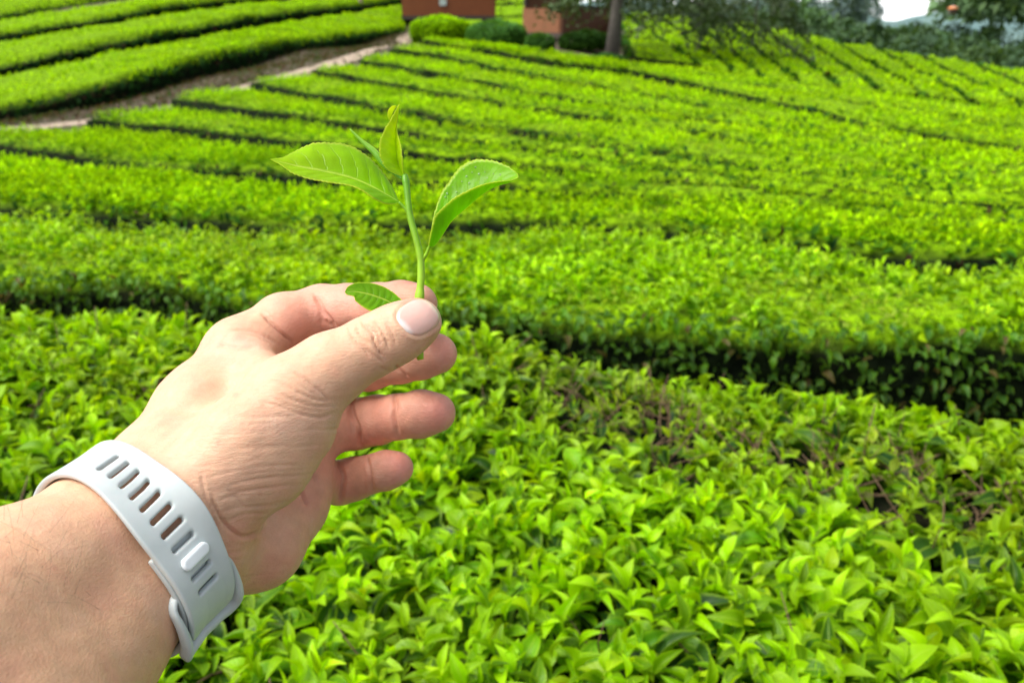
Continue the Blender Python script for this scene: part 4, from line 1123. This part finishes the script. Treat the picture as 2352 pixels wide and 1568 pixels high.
# ------------------------------------------------------------------ ground
GP = np.vstack(GROUND_PTS)
GP = GP[rng.permutation(len(GP))[:150]]
ex = [(x, -1.5, 0.0) for x in (-4, 0, 4)]+[(x, 0.2, 0.02) for x in (-3, 3)]
for u, v, Y in [(0, 286, 18.2), (250, 248, 19.2), (500, 178, 22.8), (700, 130, 27.5), (900, 94, 33), (950, 76, 36), (0, 292, 17), (300, 262, 17.5), (560, 200, 18.5), (760, 146, 21.5), (900, 105, 26),
                (1405, 135, 18), (1250, 118, 20), (1060, 95, 25.5), (1200, 95, 27), (1000, 60, 38), (1100, 62, 37), (-200, 330, 16)]:
    ex.append(tuple(at_y(u, v, Y)))
GT = TPS(np.vstack([GP, np.array(ex), np.array([(30, 60, -8.), (45, 100, -14), (10, 110, -11), (-30, 60, 3.0), (-60, 110, 9), (-20, 110, 0.5), (-40, 20, -1.5), (40, 20, -6.5), (30, 5, -3), (-30, 0, -1)])]), 0.02)
def ground_z(x, y):
    r = np.hypot(x, y); z = GT(x, y)
    k = np.clip((r-70)/110, 0, 1); k = k*k*(3-2*k)
    z = np.clip(z, -20, 14)
    far = -26+0*x
    return z*(1-k)+far*k
rr_ = np.r_[np.linspace(0.3, 12, 40), np.geomspace(12.5, 90, 70), np.geomspace(95, 7000, 40)]
aa = np.linspace(0, 2*math.pi, 181)
R_, A_ = np.meshgrid(rr_, aa, indexing='ij')
X_, Y_ = R_*np.sin(A_), R_*np.cos(A_)
Z_ = ground_z(X_.ravel(), Y_.ravel()).reshape(X_.shape)
Vg = np.stack([X_, Y_, Z_], -1).reshape(-1, 3); na = len(aa)
Fg = np.array([[i*na+j, i*na+j+1, (i+1)*na+j+1, (i+1)*na+j] for i in range(len(rr_)-1) for j in range(na-1)])
Vg = np.vstack([Vg, [0, 0, float(ground_z(np.array([0.0]), np.array([0.0]))[0])]])
def earth():
    t = NT('earth'); g_ = t.n('ShaderNodeNewGeometry'); P = g_.outputs['Position']
    n1 = t.noise(P, 2.2, 6); n2 = t.noise(P, 22, 5); n3 = t.noise(P, 0.05, 3)
    c = t.mix(t.ramp(n1, [(0.35, 0.0), (0.65, 1.0)]), (0.050, 0.034, 0.022), (0.12, 0.08, 0.052))
    c = t.mix(t.ramp(n2, [(0.5, 0.0), (0.7, 1.0)]), c, (0.05, 0.075, 0.018))
    l_ = t.n('ShaderNodeVectorMath', operation='LENGTH'); t.l(P, l_.inputs[0])
    fr = t.ramp(t.math('MULTIPLY', l_.outputs['Value'], 1/200), [(0.25, 0.0), (0.5, 1.0)])
    c = t.mix(fr, c, t.mix(n3, (0.035, 0.075, 0.03), (0.06, 0.13, 0.045)))
    b = t.n('ShaderNodeBsdfPrincipled'); t.l(c, b.inputs['Base Color']); b.inputs['Roughness'].default_value = 0.95
    t.l(t.bump(n2, 0.6, 0.03), b.inputs['Normal']); t.l(b.outputs[0], t.out.inputs[0]); return t.m
tag(link_mesh('ground', np_mesh('ground', Vg, Fg[:, ::-1]), earth()), kind='structure')
# dirt path
def strip(name, A, B, lift, mat):
    n = 50; A, B = resample(smooth_curve(A, 80), n), resample(smooth_curve(B, 80), n)
    K = np.linspace(0, 1, 9)[:, None, None]; G = A[None]*(1-K)+B[None]*K
    G[..., 2] = ground_z(G[..., 0].ravel(), G[..., 1].ravel()).reshape(G.shape[:2])+lift+fnoise(G[..., :2].reshape(-1, 2), 2, 5).reshape(G.shape[:2])*0.01
    F = np.array([[i*n+j, i*n+j+1, (i+1)*n+j+1, (i+1)*n+j] for i in range(8) for j in range(n-1)])
    return tag(link_mesh(name, np_mesh(name, G.reshape(-1, 3), F), mat), kind='structure')
pm = simple_mat('path_dirt', (0.36, 0.28, 0.205), 0.95, 0.6, 60, 0.35, 3)
near_e = [tuple(at_y(*p)) for p in [(-300, 330, 14.5), (0, 300, 15), (300, 262, 15.3), (560, 205, 16.5), (760, 150, 19.5), (890, 108, 24.5), (935, 90, 30), (960, 68, 38)]]
far_e = [tuple(at_y(*p)) for p in [(-300, 312, 16.2), (0, 280, 16.5), (300, 245, 17.2), (560, 189, 18.8), (760, 136, 22.4), (880, 98, 27.6), (910, 84, 33), (930, 66, 42)]]
strip('path', near_e, far_e, 0.02, pm)

# weeds and litter on the bank above the path and along its edges
def weeds():
    r = np.random.default_rng(77); n = 9000
    L0 = resample(np.array(far_e), 200); L1_ = resample(lift3(L1f), 200)[:, :3]; Ln = resample(np.array(near_e), 200)
    t = r.integers(0, 200, n); k = r.random(n)
    P = L0[t]*(1-k[:, None])+L1_[t]*k[:, None]
    m = r.random(n) < 0.10; kk = r.normal(0, 0.14, n)
    Pe = np.where((r.random(n) < 0.5)[:, None], L0[t], Ln[t])+(L0[t]-Ln[t])*kk[:, None]
    P = np.where(m[:, None], Pe, P); P[:, :2] += r.normal(0, 0.12, (n, 2)); P[:, 2] = ground_z(P[:, 0], P[:, 1])+0.03
    C = np.where(r.random((n, 1)) < 0.55, np.array([[0.10, 0.066, 0.042]]), np.array([[0.05, 0.09, 0.018]]))*r.uniform(0.4, 1.3, (n, 1))
    o = scatter_leaves('weeds', P, dirs(r.random(n)*6.28, r.uniform(0.1, 1.2, n)), np.tile([0, 0, 1.], (n, 1))+r.normal(0, .3, (n, 3)), r.uniform(0.04, 0.12, n), C, 'lo', M_LO, None)
    tag(o, 'brown litter and short weeds on the bank above the dirt path', 'weeds', kind='stuff')
weeds()

# ------------------------------------------------------------------ bushes by the huts
def bush(u, v, Y, wx, wy, h, label, tone=1.0, rotz=0.0, col_=None):
    c = at_y(u, v, Y); root = empty('tea_bush', tuple(c), label, 'bush', 'clipped bushes beside the huts')
    n = 40; a = np.linspace(0, 2*math.pi, n, endpoint=False)
    rows = []
    for k in range(10):
        t = k/9; rr = np.where(t < 0.25, 0.86+t*0.56, (1-((t-0.25)/0.75)**4.5)**0.55+1e-3)
        rows.append(np.stack([np.cos(a)*wx/2*rr, np.sin(a)*wy/2*rr, np.full(n, h*t*0.97)], 1))
    V = np.array(rows).reshape(-1, 3); Rz = np.array([[math.cos(rotz), -math.sin(rotz), 0], [math.sin(rotz), math.cos(rotz), 0], [0, 0, 1]])
    V = (V*(1+0.05*fnoise(V, 4, 3)[:, None])) @ Rz.T+c
    F = np.array([[i*n+j, i*n+(j+1) % n, (i+1)*n+(j+1) % n, (i+1)*n+j] for i in range(9) for j in range(n)])
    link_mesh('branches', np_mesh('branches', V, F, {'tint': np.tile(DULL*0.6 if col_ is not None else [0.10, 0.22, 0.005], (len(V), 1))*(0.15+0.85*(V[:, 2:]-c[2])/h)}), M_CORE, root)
    N = 3200; ix = rng.integers(0, len(F), N); f1, f2 = rng.random((N, 1)), rng.random((N, 1))
    q = V[F[ix]]; P = (q[:, 0]*(1-f1)+q[:, 1]*f1)*(1-f2)+(q[:, 3]*(1-f1)+q[:, 2]*f1)*f2
    nn = nrm(P-c-np.array([0, 0, h*0.35])); hh = np.clip((P[:, 2]-c[2])/h, 0, 1)[:, None]
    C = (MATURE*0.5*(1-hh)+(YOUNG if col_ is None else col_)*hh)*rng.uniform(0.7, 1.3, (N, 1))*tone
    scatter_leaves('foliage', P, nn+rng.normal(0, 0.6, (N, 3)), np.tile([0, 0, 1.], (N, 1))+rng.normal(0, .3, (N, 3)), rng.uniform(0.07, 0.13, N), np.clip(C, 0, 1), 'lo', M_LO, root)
DULL = np.array([0.075, 0.20, 0.05])
bush(1014, 97, 25.5, 1.65, 1.3, 0.66, 'rounded bright green bush under the left hut')
bush(1140, 106, 24.5, 1.45, 1.8, 0.62, 'dull green sloping bush just right of the bright round bush', 1.3, 0.4, DULL)
bush(1240, 116, 22.5, 0.6, 0.6, 0.35, 'small dull bush in front of the right hut corner', 1.0, 0, DULL)
bush(1345, 112, 24, 1.3, 0.9, 0.42, 'dark low bush added as the shade under the right hut', 0.45, 0, DULL)  # darkened bush added to stand in for the shade beneath the hut
bush(1392, 152, 17.0, 0.6, 0.5, 0.16, 'small low bush at the foot of the tree trunk', 1.0, 0, DULL*1.2)

# ------------------------------------------------------------------ wooden huts on posts
def boxv(lo, hi):
    x0, y0, z0 = lo; x1, y1, z1 = hi
    V = np.array([(x0, y0, z0), (x1, y0, z0), (x1, y1, z0), (x0, y1, z0), (x0, y0, z1), (x1, y0, z1), (x1, y1, z1), (x0, y1, z1)], float)
    F = np.array([(0, 3, 2, 1), (4, 5, 6, 7), (0, 1, 5, 4), (1, 2, 6, 5), (2, 3, 7, 6), (3, 0, 4, 7)])
    return V, F
def wood(name, a, b, sx=9):
    t = NT(name); tc = t.n('ShaderNodeTexCoord'); sp_ = t.n('ShaderNodeSeparateXYZ'); t.l(tc.outputs['Object'], sp_.inputs[0])
    ph = t.math('MULTIPLY', sp_.outputs[2], sx); fr = t.math('FRACT', ph)
    ln = t.ramp(fr, [(0.0, 0.0), (0.06, 1.0)])
    n1 = t.noise(tc.outputs['Object'], 3, 5)
    c = t.mix(n1, a, b); c = t.mix(ln, tuple(x*0.35 for x in a), c)
    bs = t.n('ShaderNodeBsdfPrincipled'); t.l(c, bs.inputs['Base Color']); bs.inputs['Roughness'].default_value = 0.6
    t.l(bs.outputs[0], t.out.inputs[0]); return t.m
M_W1 = wood('red_wood', (0.15, 0.038, 0.007), (0.24, 0.070, 0.013)); M_W2 = wood('brown_wood', (0.085, 0.030, 0.012), (0.13, 0.050, 0.020)); M_W3 = wood('orange_wood', (0.20, 0.075, 0.030), (0.28, 0.115, 0.050))
M_POST = simple_mat('post_wood', (0.06, 0.045, 0.035), 0.8); M_ROOF = simple_mat('roof_shingle', (0.10, 0.07, 0.055), 0.85, 0.5, 30, 0.3, 6)
M_DARKIN = simple_mat('dark_inside', (0.02, 0.017, 0.014), 0.9)
def part(name, boxes, mat, root, org, rz):
    R = np.array([[math.cos(rz), -math.sin(rz), 0], [math.sin(rz), math.cos(rz), 0], [0, 0, 1]])
    V, F = merge([boxv(*b) if not isinstance(b[0], np.ndarray) else b for b in boxes])
    me = np_mesh(name, V, F, smooth=False)
    o = link_mesh(name, me, mat, None); o.parent = root; o.matrix_parent_inverse = Matrix.Identity(4); return o
def hut(org, rz, w, dpt, zf, zr, label, wallm, frontm, legs):
    """org = centre of the front edge on the ground; zf floor height, zr rail / wall top"""
    root = empty('wooden_hut', tuple(org), label, 'hut', None); root.rotation_euler = (0, 0, rz)
    part('floor', [((-w/2, 0, zf-0.14), (w/2, dpt, zf))], M_POST, root, org, rz)
    wl = part('wall', [((-w/2+0.02, 0.02, zf+0.003), (w/2-0.02, 0.09, zr))], frontm, root, org, rz)
    part('wall', [((-w/2, 0.12, zf+0.003), (-w/2+0.08, dpt-0.1, zr))], wallm, root, org, rz)
    part('wall', [((w/2-0.08, 0.12, zf+0.003), (w/2, dpt-0.1, zr))], wallm, root, org, rz)
    part('wall', [((-w/2+0.1, dpt-0.08, zf+0.003), (w/2-0.1, dpt, zr+1.2))], wallm, root, org, rz)
    part('railing', [((-w/2-0.03, -0.03, zr+0.004), (w/2+0.03, 0.13, zr+0.07))], M_POST, root, org, rz)
    for x in legs:
        for y in (0.25, dpt-0.25):
            part('post', [((x-0.08, y-0.08, -0.6), (x+0.08, y+0.08, zf-0.142))], M_POST, root, org, rz)
    for x in (-w/2+0.06, w/2-0.06):
        for y in (0.19, dpt-0.19):
            part('column', [((x-0.05, y-0.05, zr+0.075), (x+0.05, y+0.05, zr+1.4))], M_POST, root, org, rz)
    zt = zr+1.4; V = np.array([(-w/2-0.5, -0.5, zt), (w/2+0.5, -0.5, zt), (w/2+0.5, dpt+0.5, zt), (-w/2-0.5, dpt+0.5, zt), (-w/2-0.5, dpt/2, zt+1.3), (w/2+0.5, dpt/2, zt+1.3)])
    F = np.array([(0, 1, 5, 4), (2, 3, 4, 5), (0, 3, 2, 1), (1, 2, 5, 5), (3, 0, 4, 4)])
    me = quads_mesh('roof', V, F); me.polygons.foreach_set('use_smooth', np.zeros(len(me.polygons), bool))
    o = link_mesh('roof', me, M_ROOF, None); o.parent = root
    return root
h1o = at_y(1032, 62, 37)
hut(h1o, D2R(4), 3.8, 3.0, 0.42, 1.45, 'left wooden hut with red-brown plank sides, above the round green bush', M_W2, M_W1, (-1.5, 0, 1.5))
o = part('sign', [((-0.38, -0.06, 0.80), (-0.10, -0.033, 1.06))], simple_mat('pale_sign', (0.45, 0.55, 0.52), 0.5), bpy.data.objects['wooden_hut'], None, 0)
h2o = at_y(1352, 116, 26.2)
hut(h2o, D2R(33), 1.95, 2.1, 0.48, 1.14, 'right wooden hut with brown plank front, behind the tree trunk', M_W3, M_W2, (-0.85, 0.85))
# slim post at the left terrace
pb = at_y(829, 22, 38.5)
p_ = empty('wooden_post', tuple(pb), 'slim pale wooden post standing among the left terrace hedges', 'post')
V, F = tube(np.array([pb+np.array([0, 0, z]) for z in (-0.4, 0.2, 0.8, 1.5)]), np.array([0.09, 0.085, 0.08, 0.075]), 10)
link_mesh('shaft', quads_mesh('shaft', V, F), simple_mat('pale_wood', (0.38, 0.27, 0.24), 0.8), p_)
V, F = boxv(pb+np.array([-0.11, -0.11, 1.503]), pb+np.array([0.11, 0.11, 1.56])); link_mesh('cap', np_mesh('cap', V, F, smooth=False), M_POST, p_)

# ------------------------------------------------------------------ trees
M_BARK = simple_mat('bark', (0.105, 0.092, 0.078), 0.9, 0.9, 40, 0.4, 9)
M_NEEDLE = leaf_mat('needles', 0.25, 0.6, 0.25, False)
def tree(base, H, r0, label, boughs, droop=0.5, colr=(0.045, 0.085, 0.035), spray=0.16, group=None, seed=0, trunk_lean=(0, 0), dens=520, crown_lo=0.3, cat='tree', big=1.0):
    r = np.random.default_rng(seed); base = np.array(base, float)
    root = empty('conifer_tree', tuple(base), label, cat, group)
    zs = np.linspace(0, 1, 12); path = base+np.c_[trunk_lean[0]*zs+0.06*np.sin(zs*5), trunk_lean[1]*zs, zs*H-0.15]
    tubes = [tube(path, r0*(1-0.8*zs)+r0*0.35*np.exp(-zs*30), 14)]
    P, D = [], []
    for b in range(boughs):
        t = crown_lo+(1-crown_lo)*((b+0.5)/boughs); p0 = np.array([np.interp(t, zs, path[:, i]) for i in range(3)])
        az = b*2.4+r.normal(0, 0.3); L = (1-t*0.75)*H*0.36*r.uniform(0.7, 1.2)*big
        s = np.linspace(0, 1, 8)[:, None]; hd = np.array([math.cos(az), math.sin(az), 0.0])
        pp = p0+hd*s*L+np.array([0, 0, 1.0])*(0.28*s-droop*s**2)*L
        tubes.append(tube(pp, np.linspace(r0*0.28*(1-t*0.6), r0*0.05, 8), 6))
        n = int(dens*L/2); k = r.random(n)**0.7; q = np.stack([np.interp(k, s[:, 0], pp[:, i]) for i in range(3)], 1)
        sub = r.integers(0, 9, n); off = np.array([[math.cos(x*2.2), math.sin(x*2.2), 0.25*math.sin(x*1.7)] for x in range(9)])[sub]*L*0.20
        m_ = r.random((n, 1)); q = q+off*m_; q[:, 2] -= r.random(n)**1.5*L*0.28*droop*1.6*m_[:, 0]
        q += r.normal(0, 0.05*L, (n, 3))*0.6
        P.append(q); D.append(hd*0.5+off*0.8+r.normal(0, 0.5, (n, 3))+np.array([0, 0, -0.5*droop]))
    V, F = merge(tubes); link_mesh('trunk', quads_mesh('trunk', V, F), M_BARK, root)
    P, D = np.vstack(P), np.vstack(D); n = len(P)
    C = np.array(colr)*r.uniform(0.55, 1.5, (n, 1))*np.array([1, 1, 1])
    scatter_leaves('crown', P, D, np.tile([0, 0, 1.], (n, 1))+r.normal(0, .5, (n, 3)), spray*r.uniform(0.6, 1.4, n), C, 'lo', M_NEEDLE, root)
    return root
tree(at_y(1404, 137, 18.0), 11, 0.125, 'tall conifer with slender grey trunk standing in front of the right hut', 30, 0.5, (0.070, 0.115, 0.042), spray=0.12, seed=2, trunk_lean=(0.5, 0.3), crown_lo=0.10, dens=520, big=0.8)
tree(at_y(1600, 150, 21.0), 9, 0.03, 'drooping conifer with thin stem standing in the dip right of the trunk', 30, 0.62, (0.085, 0.12, 0.055), 0.12, seed=5, crown_lo=0.11, dens=420, big=0.75)
tree(at_y(1725, 128, 24.0), 8, 0.03, 'smaller drooping conifer at the edge of the far slope', 26, 0.6, (0.08, 0.115, 0.055), 0.12, seed=6, crown_lo=0.13, dens=380, big=0.7)
tree(at_y(1272, 50, 36.0), 9, 0.12, 'dark conifer rising behind the right hut', 22, 0.8, (0.05, 0.08, 0.04), 0.2, seed=8, crown_lo=0.2, dens=200, big=0.8)
for k_, (u, v, Y, h_, lb) in enumerate(((1590, 140, 19.5, 1.15, 'small sparse sapling in the dip, left of its twin'), (1672, 140, 20.5, 1.0, 'small sparse sapling in the dip, right of its twin'), (1740, 120, 23, 0.95, 'small sparse sapling on the lower far slope'))):
    tree(at_y(u, v, Y), h_, 0.02, lb, 9, 0.2, (0.06, 0.10, 0.03), 0.09, seed=30+k_, crown_lo=0.35, dens=110, big=1.3, cat='sapling', group='saplings in the dip')
# people picking far off are only a speck: one small figure in dark red among the rows

# ------------------------------------------------------------------ wooded valley and hills behind
def forest(name, label, quad, N, hmin, hmax, cols, seed, lift=0.0, kind='stuff', cs_=900):
    r = np.random.default_rng(seed); P, D, S, C = [], [], [], []
    for k in range(N):
        x, y, z = quad(r)
        h = r.uniform(hmin, hmax); w_ = h*r.uniform(0.32, 0.5)
        m = cs_//8; th = r.random(m)*6.28; ph = np.arccos(r.uniform(-0.5, 1, m)); rad = r.uniform(0.75, 1.05, m)
        conic = r.random() < 0.35
        q = np.stack([np.cos(th)*np.sin(ph)*w_*rad, np.sin(th)*np.sin(ph)*w_*rad, np.cos(ph)*h*0.42*rad+h*0.55], 1)
        if conic: f = np.clip(1.15-q[:, 2]/h, 0.1, 1)[:, None]; q[:, :2] *= f
        q[:, :2] += (fnoise(q, 3/h*2, int(r.integers(1e6)), 2)[:, None])*w_*0.25
        P.append(q+np.array([x, y, z])); D.append(nrm(q-np.array([0, 0, h*0.4]))+r.normal(0, 0.5, (m, 3))); S.append(h*r.uniform(0.10, 0.20, m))
        c = np.array(cols[r.integers(len(cols))])*r.uniform(0.75, 1.3); C.append(c*r.uniform(0.65, 1.35, (m, 1))*(0.6+0.6*np.clip(q[:, 2:3]/h, 0, 1)))
    P, D, S, C = map(np.concatenate, (P, D, S, C)); n = len(P)
    o = scatter_leaves(name, P, D, np.tile([0, 0, 1.], (n, 1))+r.normal(0, .3, (n, 3)), S, C, 'lo', M_NEEDLE, None)
    return tag(o, label, 'trees', kind=kind)
def hill(name, pts, mat, nseg=120):
    """pts: (u, v, Y) skyline; a ridge that falls towards the viewer and away"""
    Q = smooth_curve(np.array([at_y(*p) for p in pts]), nseg); rows = []
    for k, (dy, dz) in enumerate(((-0.45, -1.0), (-0.30, -0.62), (-0.16, -0.30), (-0.06, -0.10), (0, 0), (0.15, -0.12), (0.4, -0.6), (0.6, -1.0))):
        zb = -28.0; R = Q.copy(); R[:, 1] = Q[:, 1]*(1+dy*0.7); R[:, 0] = Q[:, 0]; R[:, 2] = Q[:, 2]+(Q[:, 2]-zb)*dz
        R[:, 2] += fnoise(R/Q[:, 1].mean(), 30, 3+k)*Q[:, 1].mean()*0.004*(1 if dz > -0.9 else 0); rows.append(R)
    V = np.array(rows).reshape(-1, 3); n = nseg
    F = np.array([[i*n+j, i*n+j+1, (i+1)*n+j+1, (i+1)*n+j] for i in range(len(rows)-1) for j in range(n-1)])
    return tag(link_mesh(name, np_mesh(name, V, F), mat), kind='structure')
def hill_mat(name, a, b, sc_):
    t = NT(name); g_ = t.n('ShaderNodeNewGeometry'); n1 = t.noise(g_.outputs['Position'], sc_, 6, 0.65)
    c = t.mix(t.ramp(n1, [(0.35, 0.0), (0.65, 1.0)]), a, b); b_ = t.n('ShaderNodeBsdfPrincipled'); t.l(c, b_.inputs['Base Color']); b_.inputs['Roughness'].default_value = 1.0
    b_.inputs['Specular IOR Level'].default_value = 0.1
    t.l(t.bump(n1, 1.0, 4.0), b_.inputs['Normal']); t.l(b_.outputs[0], t.out.inputs[0]); return t.m
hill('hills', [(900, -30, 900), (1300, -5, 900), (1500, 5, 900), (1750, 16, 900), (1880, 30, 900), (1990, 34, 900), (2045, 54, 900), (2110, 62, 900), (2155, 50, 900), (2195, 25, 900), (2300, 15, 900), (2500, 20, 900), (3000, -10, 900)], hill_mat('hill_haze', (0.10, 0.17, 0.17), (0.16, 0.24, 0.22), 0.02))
hill('sky_backdrop', [(-2500, -120, 2600), (600, -110, 2600), (1600, -95, 2600), (2000, -80, 2600), (2300, -90, 2600), (2700, -110, 2600), (5200, -120, 2600)], hill_mat('backdrop_white', (0.80, 0.84, 0.86), (0.88, 0.90, 0.91), 0.003))  # added pale ridge that stands in for the white overcast sky
def q_slope(r):
    u = r.uniform(1700, 2900); Y = r.uniform(95, 240); t = (Y-95)/145
    v = np.interp(u, [1700, 1850, 2050, 2352, 2900], [66, 88, 140, 190, 230])*(1-t)+t*np.interp(u, [1700, 1850, 2050, 2200, 2900], [64, 72, 80, 70, 60])
    return at_y(u, v+6, Y)-np.array([0, 0, 3.0])
def q_right(r):
    u = r.uniform(2180, 2900); Y = r.uniform(150, 260); return at_y(u, np.interp(u, [2190, 2900], [62, 60]), Y)-np.array([0, 0, 3.0])
def q_left(r):
    u = r.uniform(1380, 1985); Y = r.uniform(260, 420); return at_y(u, r.uniform(40, 66), Y)-np.array([0, 0, 3.0])
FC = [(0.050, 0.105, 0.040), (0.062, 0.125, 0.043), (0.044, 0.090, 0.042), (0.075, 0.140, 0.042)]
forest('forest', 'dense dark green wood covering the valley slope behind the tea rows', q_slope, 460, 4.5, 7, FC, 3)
forest('forest', 'tall dark wood on the right rising above the valley slope', q_right, 110, 11, 18, [tuple(1.3*x+0.01 for x in c) for c in FC], 4)  # greens lightened to put distance haze into the colour
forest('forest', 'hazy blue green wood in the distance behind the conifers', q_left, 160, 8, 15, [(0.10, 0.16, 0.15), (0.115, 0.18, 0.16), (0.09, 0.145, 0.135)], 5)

# a few distant houses among the woods
for k_, (u, v, Y, w_, lb, rc) in enumerate(((1778, 24, 300, 4.5, 'tiny distant house with pinkish roof, leftmost of the pair above the tea slope', (0.50, 0.28, 0.24)), (1812, 20, 300, 5.0, 'tiny distant house with pinkish roof, rightmost of the pair above the tea slope', (0.46, 0.30, 0.28)), (2190, 27, 140, 1.0, 'tiny orange roofed hut high among the dark trees on the right', (0.75, 0.28, 0.10)))):
    c = at_y(u, v, Y); hs_ = empty('distant_house', tuple(c), lb, 'house')
    V, F = boxv(c+np.array([-w_/2, 0, -0.3 if k_ == 2 else -2.0]), c+np.array([w_/2, w_*0.7, w_*0.35])); link_mesh('wall', np_mesh('wall', V, F, smooth=False), simple_mat('house_wall', (0.10, 0.07, 0.05) if k_ == 2 else (0.45, 0.42, 0.40), 0.9), hs_)
    a_ = w_*0.58; V = c+np.array([(-a_, -0.3, w_*0.354), (a_, -0.3, w_*0.354), (a_, w_*0.7+0.3, w_*0.354), (-a_, w_*0.7+0.3, w_*0.354), (-a_, w_*0.35, w_*0.72), (a_, w_*0.35, w_*0.72)])
    me = quads_mesh('roof', V, np.array([(0, 1, 5, 4), (2, 3, 4, 5), (0, 3, 2, 1), (1, 2, 5, 5), (3, 0, 4, 4)])); link_mesh('roof', me, simple_mat('house_roof', rc, 0.8), hs_)
# ================================================================== light and sky
SUN_EL, SUN_AZ = D2R(58), D2R(-108)     # azimuth measured from +Y (away from the camera) towards +X
w = bpy.data.worlds.new('World'); sc.world = w; w.use_nodes = True
wt = w.node_tree; bg = wt.nodes['Background']
sky = wt.nodes.new('ShaderNodeTexSky'); sky.sky_type = 'NISHITA'; sky.sun_disc = False
sky.sun_elevation = SUN_EL; sky.sun_rotation = SUN_AZ; sky.dust_density = 4.0; sky.air_density = 1.0; sky.ozone_density = 1.0
hs = wt.nodes.new('ShaderNodeHueSaturation'); hs.inputs['Saturation'].default_value = 0.35; hs.inputs['Value'].default_value = 1.5
wt.links.new(sky.outputs[0], hs.inputs['Color']); wt.links.new(hs.outputs[0], bg.inputs[0]); bg.inputs[1].default_value = 0.15
sd = bpy.data.lights.new('sun', 'SUN'); so = bpy.data.objects.new('sun', sd); col.objects.link(so)
sd.energy = 3.35; sd.angle = D2R(40); sd.color = (1.0, 0.96, 0.90)
dirv = Vector((math.sin(SUN_AZ)*math.cos(SUN_EL), math.cos(SUN_AZ)*math.cos(SUN_EL), math.sin(SUN_EL)))
so.rotation_euler = dirv.to_track_quat('Z', 'Y').to_euler(); so.location = (0, 0, 30)
sc.view_settings.view_transform = 'Standard'; sc.view_settings.look = 'None'
sc.view_settings.exposure = 0; sc.view_settings.gamma = 1
sc.cycles.use_denoising = True
sc.cycles.max_bounces = 8; sc.cycles.diffuse_bounces = 3; sc.cycles.glossy_bounces = 2; sc.cycles.transmission_bounces = 4; sc.cycles.transparent_max_bounces = 4
sc.cycles.sample_clamp_indirect = 4
